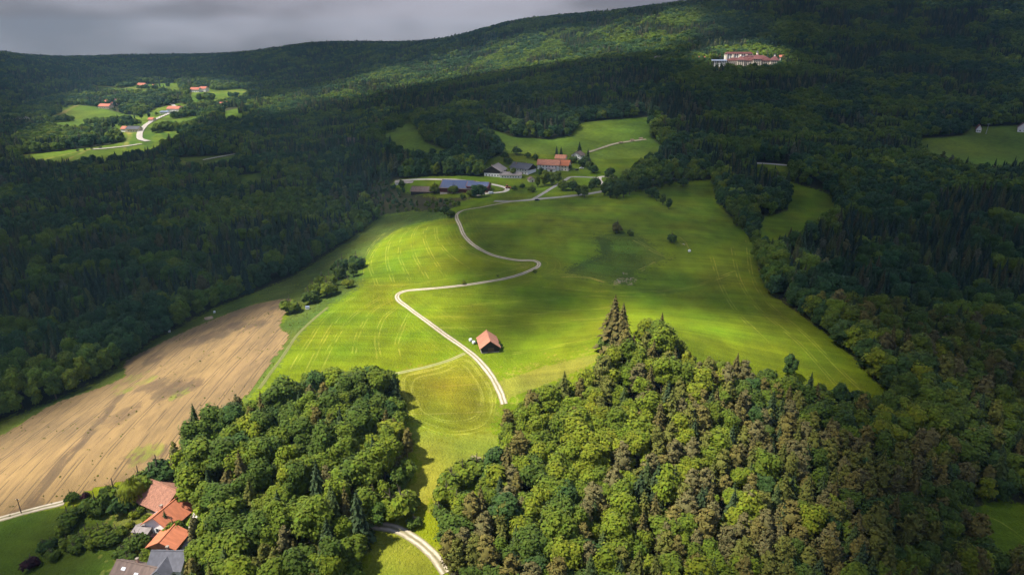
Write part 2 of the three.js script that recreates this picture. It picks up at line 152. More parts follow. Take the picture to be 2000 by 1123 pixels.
const SINGLE = [[-124.4,-340.6,0.58,"broadleaf",0,"small spreading tree alone at the upper corner of the brown field"],[-116.9,-354.4,0.45,"broadleaf",1,"HEDGE"],[-114,-362,0.55,"broadleaf",0,"HEDGE"],[-109.6,-363.7,0.5,"broadleaf",4,"HEDGE"],[-117.7,-384.1,0.45,"broadleaf",0,"HEDGE"],[-119.9,-371.6,0.4,"broadleaf",4,"HEDGE"],[-112.6,-383,0.42,"broadleaf",4,"HEDGE"],[-112.1,-399.8,0.5,"broadleaf",1,"HEDGE"],[-114.5,-420,0.5,"broadleaf",3,"HEDGE"],[-101.7,-398.5,0.58,"broadleaf",1,"HEDGE"],[-103.7,-417.3,0.5,"broadleaf",3,"HEDGE"],[-120.4,-425,0.36,"broadleaf",1,"HEDGE"],[-99.1,-374,0.42,"broadleaf",2,"rounded yellow-green tree beside the hedge at the foot of the hill"],[75.2,-455.6,0.55,"broadleaf",6,"brownish tree at the top of the rough hollow"],[83.7,-449.9,0.36,"broadleaf",1,"small dark bush right of the brownish tree at the hollow"],[109.7,-434.6,0.46,"broadleaf",5,"blue-green round tree alone on the upper right meadow"],[172.4,-477,0.78,"broadleaf",0,"FOLD"],[170.6,-454.8,0.7,"broadleaf",4,"FOLD"],[171.4,-486,0.6,"broadleaf",1,"FOLD"],[123.8,-553,0.5,"broadleaf",3,"KNOLL"],[126.2,-539.6,0.5,"broadleaf",1,"KNOLL"],[128,-526.5,0.48,"broadleaf",3,"KNOLL"],[122.7,-566.8,0.45,"broadleaf",3,"KNOLL"],[123.7,-262.9,0.85,"broadleaf",3,"dark round oak standing out at the right edge of the front right wood"],[44.4,-261.8,1.15,"spruce",2,"taller of two brown spruces at the tip of the front right wood"],[47.3,-259,1.08,"spruce",2,"shorter of two brown spruces at the tip of the front right wood"],[42.8,-259.9,0.55,"broadleaf",1,"dark round tree at the foot of the two brown spruces"],[14.1,-382.2,0.2,"broadleaf",4,"low bush on the outside of the upper hairpin bend"],[-28.6,-368.1,0.2,"broadleaf",2,"low bush beside the straight of the track"],[-8.7,-377.7,0.12,"broadleaf",2,"tiny bush by the track below the upper bend"],[-6,-282.4,0.26,"broadleaf",3,"dark shrub against the right wall of the field barn"],[-7.4,-289.4,0.2,"broadleaf",2,"yellow-green shrub behind the right corner of the field barn"],[-16.7,-287.8,0.14,"broadleaf",3,"low shrub at the left wall of the field barn"],[1.5,-650.4,0.72,"broadleaf",0,"large round tree in front of the white farmhouses"],[28.3,-646.1,0.8,"broadleaf",3,"tall dark tree between the dark-roofed farmhouse and the red roofs"],[31,-617.5,0.85,"broadleaf",4,"LANE"],[37.8,-616.8,0.7,"broadleaf",0,"LANE"],[44.1,-624.3,0.7,"broadleaf",0,"LANE"],[24,-612.1,0.6,"broadleaf",0,"LANE"],[75.3,-738.5,0.62,"spruce",3,"dark spruce behind the white house with the dark roof"],[81.7,-712.1,0.6,"spruce",3,"dark spruce at the right wall of the white house"],[48.6,-722.2,0.5,"spruce",3,"left one of two small spruces behind the red cottage"],[53.8,-724.2,0.46,"spruce",3,"right one of two small spruces behind the red cottage"],[65.4,-702,0.4,"broadleaf",1,"YARD"],[74,-689.9,0.45,"broadleaf",3,"YARD"],[79.4,-679.8,0.5,"broadleaf",1,"YARD"],[82.7,-662.1,0.45,"broadleaf",3,"YARD"],[57.9,-676.1,0.35,"broadleaf",0,"YARD"],[79.2,-704,0.4,"broadleaf",3,"YARD"],[93.2,-633.5,0.5,"broadleaf",3,"YARD"],[97.6,-650.7,0.4,"broadleaf",3,"YARD"],[58.8,-573,0.5,"broadleaf",1,"ROAD"],[63.5,-566.6,0.6,"broadleaf",0,"ROAD"],[55.2,-593.8,0.45,"broadleaf",3,"ROAD"],[72.2,-591.7,0.5,"broadleaf",1,"ROAD"],[78.4,-605,0.45,"broadleaf",3,"ROAD"],[46.8,-594.8,0.45,"broadleaf",0,"ROAD"],[81.2,-571.3,0.6,"broadleaf",1,"ROAD"],[85.5,-563.4,0.7,"broadleaf",3,"ROAD"],[90.7,-559.5,0.7,"broadleaf",1,"ROAD"],[97.3,-565,0.75,"broadleaf",3,"ROAD"],[104.2,-574.1,0.7,"broadleaf",1,"ROAD"],[111.5,-584.9,0.7,"broadleaf",0,"ROAD"],[118.1,-588.3,0.7,"broadleaf",3,"ROAD"],[125.7,-591.5,0.65,"broadleaf",1,"ROAD"],[96.3,-581.9,0.6,"broadleaf",3,"ROAD"],[157.7,-599.4,0.4,"broadleaf",3,"ROAD"],[135.6,-594.5,0.6,"broadleaf",1,"ROAD"],[145.3,-600.6,0.6,"broadleaf",3,"ROAD"],[-8.2,-704.6,0.4,"broadleaf",3,"BANK"],[5.5,-716,0.45,"broadleaf",3,"BANK"],[16.4,-707.2,0.32,"broadleaf",1,"BANK"],[24.5,-702.4,0.34,"broadleaf",3,"BANK"],[-22,-709,0.4,"broadleaf",0,"BANK"],[-3.8,-689.9,0.4,"broadleaf",1,"BANK"],[18.7,-592.4,0.35,"broadleaf",0,"BELOW"],[2.4,-600.2,0.3,"broadleaf",1,"BELOW"],[9.6,-607.4,0.3,"broadleaf",3,"BELOW"],[-54.5,-601.6,0.42,"broadleaf",0,"BELOW"],[-38,-586.4,0.35,"broadleaf",0,"BELOW"],[-73.1,-609.9,0.5,"broadleaf",4,"BELOW"],[-49.4,-516.1,0.42,"broadleaf",1,"clump of dark bushes left of the first upper bend, outer one"],[-56.4,-536.6,0.5,"broadleaf",3,"clump of dark bushes left of the first upper bend, inner one"],[-212.2,-294.4,0.62,"broadleaf",4,"round light green tree standing out from the edge of the left forest"],[-217.4,-288.5,0.5,"broadleaf",4,"smaller light green tree beside the round one at the left forest edge"],[-137.3,-184.9,0.72,"broadleaf",1,"GARDEN"],[-135.3,-186.7,0.6,"broadleaf",0,"GARDEN"],[-141,-184.5,0.5,"broadleaf",1,"GARDEN"],[-125.7,-191.7,0.6,"broadleaf",0,"GARDEN"],[-129.1,-191.1,0.6,"broadleaf",0,"GARDEN"],[-154,-191.3,0.34,"broadleaf",1,"GARDEN"],[-124.5,-194.9,0.6,"broadleaf",3,"GARDEN"],[-131.8,-184.1,0.5,"broadleaf",3,"GARDEN"],[-147.8,-184,0.4,"broadleaf",1,"SHRUB"],[-148.6,-180.8,0.42,"broadleaf",1,"SHRUB"],[-148.7,-178,0.36,"broadleaf",0,"SHRUB"],[-138.5,-174.1,0.4,"broadleaf",0,"SHRUB"],[-139.1,-171.6,0.4,"broadleaf",1,"SHRUB"],[-134.7,-170.6,0.38,"broadleaf",0,"SHRUB"],[-132.6,-172.2,0.42,"broadleaf",0,"SHRUB"],[-128.9,-170.8,0.4,"broadleaf",1,"SHRUB"],[-127.8,-173.5,0.36,"broadleaf",0,"SHRUB"],[-133.1,-175.2,0.34,"broadleaf",0,"SHRUB"],[-136.5,-175.1,0.3,"broadleaf",4,"SHRUB"],[-139.7,-169.1,0.34,"broadleaf",1,"SHRUB"],[-143.7,-171.9,0.36,"broadleaf",0,"SHRUB"],[-146.3,-168,0.3,"broadleaf",1,"SHRUB"],[-151.2,-171.2,0.34,"broadleaf",3,"SHRUB"],[-149.6,-172.6,0.3,"broadleaf",3,"SHRUB"],[-151.3,-165.4,0.34,"broadleaf",7,"large purple-leaved shrub on the bottom left lawn"],[-149.8,-191.9,0.24,"broadleaf",7,"small purple shrub near the bottom corner of the brown field"],[-114.4,-171.3,0.2,"broadleaf",7,"small purple shrub behind the orange-roofed house"],[-117.8,-167.7,0.42,"broadleaf",1,"COURT"],[-120.9,-169.2,0.34,"broadleaf",1,"COURT"],[-114.2,-165.7,0.3,"broadleaf",0,"COURT"],[-111.6,-164.4,0.26,"broadleaf",2,"COURT"],[-114.2,-163.1,0.3,"broadleaf",0,"COURT"],[-118.7,-162.5,0.36,"broadleaf",1,"COURT"],[-121.8,-165.4,0.36,"broadleaf",1,"COURT"],[-125.8,-181.1,0.24,"broadleaf",2,"COURT"],[-121.1,-178.8,0.24,"broadleaf",4,"COURT"],[-121.2,-182.5,0.24,"broadleaf",2,"COURT"],[-124.4,-182.9,0.26,"broadleaf",0,"COURT"],[-120.3,-185.5,0.24,"broadleaf",4,"COURT"],[-109.3,-173.6,0.4,"broadleaf",0,"COURT"],[-112.3,-174.7,0.34,"spruce",3,"COURT"],[-125.4,-177,0.22,"broadleaf",2,"COURT"],[-40,-181,0.62,"broadleaf",4,"GULLY"],[-37,-182.5,0.62,"broadleaf",4,"GULLY"],[-34.6,-183.6,0.5,"broadleaf",0,"GULLY"],[-32.5,-178.1,0.34,"broadleaf",1,"GULLY"],[-22.8,-187.2,0.5,"broadleaf",4,"GULLY"],[-24.4,-182.2,0.4,"broadleaf",1,"GULLY"],[-20.6,-192.5,0.55,"broadleaf",0,"GULLY"],[-17.3,-197.3,0.5,"broadleaf",4,"GULLY"],[-21.9,-197.9,0.35,"broadleaf",2,"GULLY"],[-12.9,-200,0.5,"broadleaf",0,"GULLY"],[-26,-184,0.3,"broadleaf",2,"GULLY"],[-10.2,-200.3,0.45,"broadleaf",1,"GULLY"],[-23.4,-194.4,0.28,"broadleaf",1,"GULLY"],[-18.3,-184.5,0.5,"broadleaf",2,"GULLY"],[-955.2,-1649,0.6,"broadleaf",1,"VILLAGE"],[-989.8,-1628.9,0.6,"broadleaf",3,"VILLAGE"],[-926.2,-1636.3,0.7,"broadleaf",3,"VILLAGE"],[-908.5,-1580.8,0.5,"broadleaf",3,"VILLAGE"],[-925,-1571.9,0.5,"broadleaf",1,"VILLAGE"],[-787.1,-1602.6,0.6,"broadleaf",3,"VILLAGE"],[-733.2,-1551.4,0.8,"broadleaf",3,"VILLAGE"],[-752.1,-1620.1,0.7,"broadleaf",1,"VILLAGE"],[-741.7,-1638.7,0.8,"broadleaf",3,"VILLAGE"],[-771.7,-1401.5,0.9,"broadleaf",3,"VILLAGE"],[-764.3,-1418.2,0.9,"broadleaf",3,"VILLAGE"],[-778.2,-1476.9,0.5,"broadleaf",1,"VILLAGE"],[-742.3,-1231.7,0.9,"broadleaf",3,"VILLAGE"],[-741.6,-1246.9,0.9,"spruce",3,"VILLAGE"],[-729.3,-1250.6,0.6,"broadleaf",1,"VILLAGE"],[-797.2,-1743.5,0.8,"broadleaf",3,"VILLAGE"],[-1041,-1987.4,0.6,"broadleaf",1,"VILLAGE"],[-1059.6,-2101.5,0.8,"broadleaf",3,"VILLAGE"],[-630.1,-960.3,0.3,"broadleaf",3,"VILLAGE"],[-622,-965.6,0.3,"broadleaf",3,"VILLAGE"],[-615.5,-971.1,0.3,"broadleaf",3,"VILLAGE"],[-605.7,-976.3,0.3,"broadleaf",3,"VILLAGE"]];
const SUNNY = [[1,18,[[-204.3,-165.7],[-255.6,-220.1],[-223.9,-249.7],[-210.1,-270.6],[-198.2,-311],[-161.3,-327.6],[-135.3,-378],[-115.8,-355.7],[-114.5,-384.2],[-125.7,-467.6],[-113.1,-554.1],[-61.3,-493.5],[-45.6,-424.9],[-43.6,-377.4],[-29.1,-370.4],[-16.1,-353],[-21.2,-314.6],[-9.5,-277.3],[10.6,-314.5],[52.9,-332.6],[90,-324.7],[131.5,-318],[146.7,-296.2],[142,-268.1],[121.5,-245.4],[119.8,-224.3],[117.4,-194.8],[101.3,-158.6],[43.6,-141.8],[-14.3,-139.7],[-44.6,-148],[-77.5,-133.1],[-117.1,-132.6],[-141.5,-167.8],[-156.7,-186.7],[-168.6,-185.9],[-195.6,-177.2]]],[0.7,130,[[-623.2,-1471.7],[-461.9,-1619.5],[-360.2,-2022.3],[-151,-2049.1],[44.9,-2049],[256.5,-1960.2],[479.6,-1898.7],[491.7,-1689],[323.9,-1465.3],[166.4,-1500],[55.6,-1498.7],[-135.3,-1509.7],[-315.7,-1397],[-441.2,-1262]]],[0.66,80,[[-985.5,-1424.9],[-1180.5,-1848.1],[-1174.4,-2217.7],[-847.2,-2181.6],[-599.7,-1592],[-546.1,-1192.9],[-513,-994.7],[-567,-915],[-676.5,-908.5]]],[0.85,45,[[348.2,-1346.8],[440.5,-1540.6],[516.7,-1466.3],[551.1,-1358.2],[495.3,-1235.7],[338,-1196.9]]],[0.34,40,[[-43.7,-815.6],[67.3,-884.2],[205.9,-937.6],[165,-710.1],[100.6,-643.5],[26.4,-677.1],[-22.3,-722.3]]],[0.34,40,[[-128.3,-682.9],[-26.3,-675.6],[92.2,-656.2],[90.7,-574.6],[-44.6,-562.4],[-107.4,-617.8]]],[0.38,30,[[158.6,-446.1],[165.4,-386.3],[173.6,-320.4],[186.8,-283.8],[201.7,-258.6],[209.6,-231.8],[188.2,-211.6],[172.3,-220],[160.2,-242.8],[148,-265.5],[140.2,-305.9],[140.1,-367.8]]],[0.24,50,[[-41.6,-521.3],[76,-565.7],[184.2,-601.9],[163.2,-417.5],[136,-338.3],[58.6,-352],[0,-384.7]]]];
const WILLOW = [-128.7,-185.7];
const MOW = Object.keys(PLAN).filter((k) => k.startsWith('mow_'));
const height = makeHeight(SURVEY);
// ---------- helpers ----------
let seed = 1;
const rnd = () => { seed = (seed + 0x6d2b79f5) | 0; let t = Math.imul(seed ^ (seed >>> 15), 1 | seed); t = (t + Math.imul(t ^ (t >>> 7), 61 | t)) ^ t; return ((t ^ (t >>> 14)) >>> 0) / 4294967296; };
const rr = (a, b) => a + (b - a) * rnd(), pick = (a) => a[Math.floor(rnd() * a.length)];
const hash2 = (i, j) => { let h = Math.imul(i, 374761393) + Math.imul(j, 668265263); h = Math.imul(h ^ (h >>> 13), 1274126177); return ((h ^ (h >>> 16)) >>> 0) / 4294967296; };
const noise = (x, y) => { const i = Math.floor(x), j = Math.floor(y), f = x - i, g = y - j, u = f * f * (3 - 2 * f), v = g * g * (3 - 2 * g); return lerp(lerp(hash2(i, j), hash2(i + 1, j), u), lerp(hash2(i, j + 1), hash2(i + 1, j + 1), u), v); };
const fbm = (x, y, o = 4) => { let s = 0, a = 0.5, t = 0; for (let k = 0; k < o; k++, a *= 0.5, x = x * 2.03 + 17.3, y = y * 2.03 + 5.1) { s += a * noise(x, y); t += a; } return s / t; };
const inside = (p, x, z) => { let c = false; for (let i = 0, j = p.length - 1; i < p.length; j = i++) if ((p[i][1] > z) !== (p[j][1] > z) && x < ((p[j][0] - p[i][0]) * (z - p[i][1])) / (p[j][1] - p[i][1]) + p[i][0]) c = !c; return c; };
const boxOf = (p) => [Math.min(...p.map((q) => q[0])), Math.min(...p.map((q) => q[1])), Math.max(...p.map((q) => q[0])), Math.max(...p.map((q) => q[1]))];
const taken = {};
const numbered = (n) => { const k = (taken[n] = (taken[n] ?? -1) + 1); return k ? n + '_' + String(k).padStart(3, '0') : n; };
const tag = (o, label, category, group, kind) => { Object.assign(o.userData, { label, category }); if (group) o.userData.group = group; if (kind) o.userData.kind = kind; return o; };
const put = (o) => { o.name = numbered(o.name); o.traverse((m) => { if (m.isMesh) m.castShadow = m.receiveShadow = true; }); scene.add(o); return o; };
const mat = (r, g, b, rough = 0.9, more = {}) => new THREE.MeshStandardMaterial({ color: new THREE.Color().setRGB(r, g, b), roughness: rough, ...more });
const part = (name, geo, m, parent) => { const o = new THREE.Mesh(geo, m); o.name = name; parent.add(o); return o; };
const curve = (pts, step) => { const c = new THREE.CatmullRomCurve3(pts.map((p) => new THREE.Vector3(p[0], 0, p[1])), false, 'centripetal'), n = Math.max(2, Math.ceil(c.getLength() / step)); return c.getSpacedPoints(n).map((v) => [v.x, v.z]); };
const srgb = (r, g, b) => { const f = (c) => Math.round(255 * (c <= 0.0031308 ? 12.92 * c : 1.055 * c ** (1 / 2.4) - 0.055)); return `rgb(${f(r)},${f(g)},${f(b)})`; };
const sC = (c) => 255 * (c <= 0.0031308 ? 12.92 * c : 1.055 * c ** (1 / 2.4) - 0.055);

// ---------- ground ----------
const OPEN = ['open_main', 'open_farm', 'open_sliver', 'open_dell', 'open_right', 'glade', 'village_a', 'village_b', 'village_c', 'village_d', 'village_e', 'village_f', 'village_g', 'village_h'].map((k) => ({ p: PLAN[k], b: boxOf(PLAN[k]) }));
const isOpen = (x, z) => { for (const { p, b } of OPEN) if (x > b[0] && x < b[2] && z > b[1] && z < b[3] && inside(p, x, z)) return !inside(PLAN.wood_left, x, z); return false; };
const GRASS = { main: [0.094, 0.125, 0.004], lush: [0.078, 0.112, 0.005], rough: [0.062, 0.086, 0.013], dry: [0.23, 0.19, 0.05], olive: [0.116, 0.122, 0.008] };
const FLOOR = [0.034, 0.034, 0.015];
const NEAR = [-330, -720, 330, -100], FAR = [-2400, -3800, 2300, 120];
function groundTexture(box, W, H, draw, grain) {
  const cv = document.createElement('canvas'); cv.width = W; cv.height = H;
  const c = cv.getContext('2d'), sx = W / (box[2] - box[0]), sz = H / (box[3] - box[1]);
  c.fillStyle = srgb(...FLOOR); c.fillRect(0, 0, W, H);
  c.setTransform(sx, 0, 0, sz, -box[0] * sx, -box[1] * sz);
  draw(c); c.setTransform(1, 0, 0, 1, 0, 0);
  const im = c.getImageData(0, 0, W, H), d = im.data;
  for (let j = 0; j < H; j++) for (let i = 0; i < W; i++) {
    const q = (j * W + i) * 4, x = box[0] + (i + 0.5) / sx, z = box[1] + (j + 0.5) / sz, m = grain(x, z, i, j);
    for (let k = 0; k < 3; k++) d[q + k] = clamp(d[q + k] * m[k], 0, 255);
  }
  const out = new Uint8Array(W * H * 4);
  for (let j = 0; j < H; j++) out.set(d.subarray(j * W * 4, (j + 1) * W * 4), (H - 1 - j) * W * 4);
  const t = new THREE.DataTexture(out, W, H); t.colorSpace = THREE.SRGBColorSpace; t.magFilter = t.minFilter = THREE.LinearFilter; t.needsUpdate = true; return t;
}
const poly = (c, p) => { c.beginPath(); p.forEach((q, i) => (i ? c.lineTo(q[0], q[1]) : c.moveTo(q[0], q[1]))); c.closePath(); };
const blot = (c, p, col, soft = 3, grow = 0) => { // a patch of other growth with a ragged edge
  poly(c, p); c.fillStyle = col; c.fill();
  if (soft) { c.strokeStyle = col; c.lineJoin = 'round'; const L = p.length; for (let i = 0; i < L; i++) { const a = p[i], b = p[(i + 1) % L], n = Math.ceil(Math.hypot(b[0] - a[0], b[1] - a[1]) / 1.2); for (let k = 0; k < n; k++) { const t = k / n, r = rr(0.15, 0.7); for (let m = 0; m < 5; m++) { const q = (rnd() + rnd() - 1) * soft; c.beginPath(); c.ellipse(lerp(a[0], b[0], t) + q + rr(-1, 1), lerp(a[1], b[1], t) + (rnd() + rnd() - 1) * soft, r * rr(0.6, 2), r, rr(0, 3), 0, 7); c.fill(); } } } }
};
const wander = (c, pts, col, w, amp = 0.4, alpha = 1) => { // a wheel line: broken, uneven
  const q = curve(pts, 1.5); c.strokeStyle = col; c.lineCap = 'round'; const s0 = rr(0, 99);
  for (let i = 1; i < q.length; i++) { const f = noise(i * 0.22 + s0, 3.7); if (f < 0.22) continue; c.globalAlpha = alpha * smooth(0.2, 0.7, f); c.lineWidth = w * (0.6 + 0.8 * noise(i * 0.4, s0)); const o = (k) => (noise(k * 0.13, s0 + 7) - 0.5) * amp;
    c.beginPath(); c.moveTo(q[i - 1][0] + o(i - 1), q[i - 1][1] + o(i - 1)); c.lineTo(q[i][0] + o(i), q[i][1] + o(i)); c.stroke(); }
  c.globalAlpha = 1;
};
const offset = (pts, d) => pts.map((p, i) => { const a = pts[Math.max(0, i - 1)], b = pts[Math.min(pts.length - 1, i + 1)], L = Math.hypot(b[0] - a[0], b[1] - a[1]) || 1; return [p[0] - ((b[1] - a[1]) / L) * d, p[1] + ((b[0] - a[0]) / L) * d]; });
const pair = (c, pts, col, w = 0.45, gap = 1.7, alpha = 0.8) => { wander(c, offset(pts, gap / 2), col, w, 0.4, alpha); wander(c, offset(pts, -gap / 2), col, w, 0.4, alpha); };
const nearMap = groundTexture(NEAR, 2048, 2048, (c) => {
  const G = (k) => srgb(...GRASS[k]);
  blot(c, PLAN.open_main, G('main'), 5);
  for (const k of ['open_farm', 'open_sliver', 'open_dell', 'glade']) blot(c, PLAN[k], G('lush'), 5);
  blot(c, PLAN.upper_meadow, G('lush'), 9); blot(c, PLAN.stream_strip, G('rough'), 7); blot(c, PLAN.lane_rough, G('rough'), 5);
  blot(c, PLAN.garden_meadow, srgb(0.040, 0.066, 0.007), 6); blot(c, PLAN.garden, srgb(0.10, 0.115, 0.02), 6);
  blot(c, PLAN.bottom_meadow, srgb(0.115, 0.135, 0.012), 4); blot(c, PLAN.gully, srgb(0.13, 0.14, 0.015), 6);
  blot(c, PLAN.lower_field, G('olive'), 5); blot(c, PLAN.dry_strip, srgb(0.135, 0.135, 0.018), 12);
  blot(c, PLAN.hollow, srgb(0.056, 0.082, 0.008), 8); blot(c, PLAN.hollow_dark, srgb(0.040, 0.060, 0.009), 5);
  const pale = srgb(0.20, 0.20, 0.028), tan = srgb(0.27, 0.21, 0.07);
  for (const k of ['dry_a', 'dry_b', 'dry_c', 'dry_d']) for (let i = 0; i < 4; i++) wander(c, offset(PLAN[k], rr(-2.5, 2.5)), tan, rr(0.3, 0.8), 3, 0.5);
  for (const k of MOW) { pair(c, PLAN[k], pale); }
  for (let s = 0; s < 5; s++) { // turning lines inside the lower field
    const b = PLAN.lower_field, cx = b.reduce((a, p) => a + p[0], 0) / b.length, cz = b.reduce((a, p) => a + p[1], 0) / b.length, f = [0.97, 0.9, 0.86, 0.72, 0.68][s], ring = [...b, b[0], b[1]].map((p) => [cx + (p[0] - cx) * f, cz + (p[1] - cz) * f]);
    wander(c, ring, pale, 0.5, 0.7, 0.85);
  }
  for (let s = 0; s < 7; s++) { const z = -228 - s * 6.2; wander(c, [[-42, z - 1], [-26, z - 4], [-10, z - 7]], s % 3 ? pale : tan, 0.35, 0.8, 0.5); }
  for (let s = 0; s < 5; s++) { wander(c, offset(PLAN.track, 3 + s * 2.6 + rr(-0.5, 0.5)), pale, 0.4, 1, 0.35); wander(c, offset(PLAN.track, -3 - s * 2.6 + rr(-0.5, 0.5)), pale, 0.4, 1, 0.35); }
  c.fillStyle = srgb(0.20, 0.155, 0.09); for (const [x, z, r] of SOIL) for (let k = 0; k < 14; k++) { c.globalAlpha = rr(0.5, 1); c.beginPath(); c.ellipse(x + rr(-r, r), z + rr(-r, r) * 1.3, rr(0.1, 0.35) * r, rr(0.1, 0.4) * r, 0, 0, 7); c.fill(); } c.globalAlpha = 1;
}, (x, z, i, j) => {
  const a = fbm(x / 46, z / 46, 4) - 0.5, b = fbm(x / 7 + 40, z / 11, 3) - 0.5, s = fbm(x / 60 + z / 40, z / 2.2 - x / 14, 3) - 0.5, g = hash2(i, j) - 0.5, k = 1 + 0.42 * a + 0.26 * b + 0.20 * s + 0.16 * g;
  return [k * (1 + 0.28 * (fbm(x / 25 + 7, z / 25, 3) - 0.5)), k, k];
});
const farMap = groundTexture(FAR, 2048, 1706, (c) => { for (const { p } of OPEN) blot(c, p, srgb(0.082, 0.122, 0.012), 6); for (let i = 0; i < 60; i++) { const o = pick(OPEN.slice(6)), a = pick(o.p), b = pick(o.p); c.save(); poly(c, o.p); c.clip(); c.globalAlpha = 0.5; wander(c, [a, [(a[0] + b[0]) / 2 + rr(-9, 9), (a[1] + b[1]) / 2 + rr(-9, 9)], b], pick([srgb(0.17, 0.16, 0.04), srgb(0.05, 0.09, 0.012)]), rr(3, 14), 8, 0.6); c.restore(); } },
  (x, z, i, j) => { const k = 1 + 0.5 * (fbm(x / 60, z / 60, 4) - 0.5) + 0.2 * (hash2(i, j) - 0.5); return [k * (1 + 0.25 * (fbm(x / 90, z / 90 + 9, 3) - 0.5)), k, k]; });
function sheet(box, nx, nz, lift, fx = (t) => t, fz = (t) => t, hole) {
  const g = new THREE.BufferGeometry(), P = new Float32Array((nx + 1) * (nz + 1) * 3), U = new Float32Array((nx + 1) * (nz + 1) * 2), I = [];
  for (let j = 0; j <= nz; j++) for (let i = 0; i <= nx; i++) { const q = j * (nx + 1) + i, u = fx(i / nx), v = fz(j / nz), x = lerp(box[0], box[2], u), z = lerp(box[1], box[3], v); P.set([x, height(x, z) + lift + 0.5 * (fbm(x / 22, z / 22, 2) - 0.5), z], q * 3); U.set([u, 1 - v], q * 2); }
  for (let j = 0; j < nz; j++) for (let i = 0; i < nx; i++) { const a = j * (nx + 1) + i, x = P[a * 3], z = P[a * 3 + 2]; if (hole && x > hole[0] && x < hole[2] && z > hole[1] && z < hole[3]) continue; I.push(a, a + nx + 1, a + 1, a + 1, a + nx + 1, a + nx + 2); }
  g.setAttribute('position', new THREE.BufferAttribute(P, 3)); g.setAttribute('uv', new THREE.BufferAttribute(U, 2)); g.setIndex(I); g.computeVertexNormals(); return g;
}
const surf = (x, z) => height(x, z) + 0.5 * (fbm(x / 22, z / 22, 2) - 0.5);
const grainTex = (() => { const n = 512, d = new Uint8Array(n * n * 4); for (let j = 0; j < n; j++) for (let i = 0; i < n; i++) { const v = 255 * (0.5 * hash2(i, j) + 0.5 * noise((i % 512) / 4, (j % 512) / 4)); d.set([v, v, v, 255], (j * n + i) * 4); } const t = new THREE.DataTexture(d, n, n); t.wrapS = t.wrapT = THREE.RepeatWrapping; t.magFilter = THREE.LinearFilter; t.needsUpdate = true; return t; })();
const bumpRep = (u, v) => { const t = grainTex.clone(); t.repeat.set(u, v); t.needsUpdate = true; return t; };
{
  const m = new THREE.MeshPhysicalMaterial({ map: nearMap, roughness: 1, specularIntensity: 0.15, bumpMap: bumpRep(9, 8), bumpScale: 0.5 });
  const o = new THREE.Mesh(sheet(NEAR, 240, 230, 0), m); o.name = 'meadow_ground'; put(tag(o, 'green mown meadows and rough grass between the woods', 'ground', null, 'structure'));
  const f = new THREE.Mesh(sheet(FAR, 330, 330, -0.6, (t) => t, (t) => 1 - (1 - t) ** 1.25, [NEAR[0] + 16, NEAR[1] + 16, NEAR[2] - 16, NEAR[3] - 16]), new THREE.MeshPhysicalMaterial({ map: farMap, roughness: 1, specularIntensity: 0.15 })); f.name = 'hills'; put(tag(f, 'rolling wooded hills and valley floor reaching to the skyline', 'hills', null, 'structure'));
}
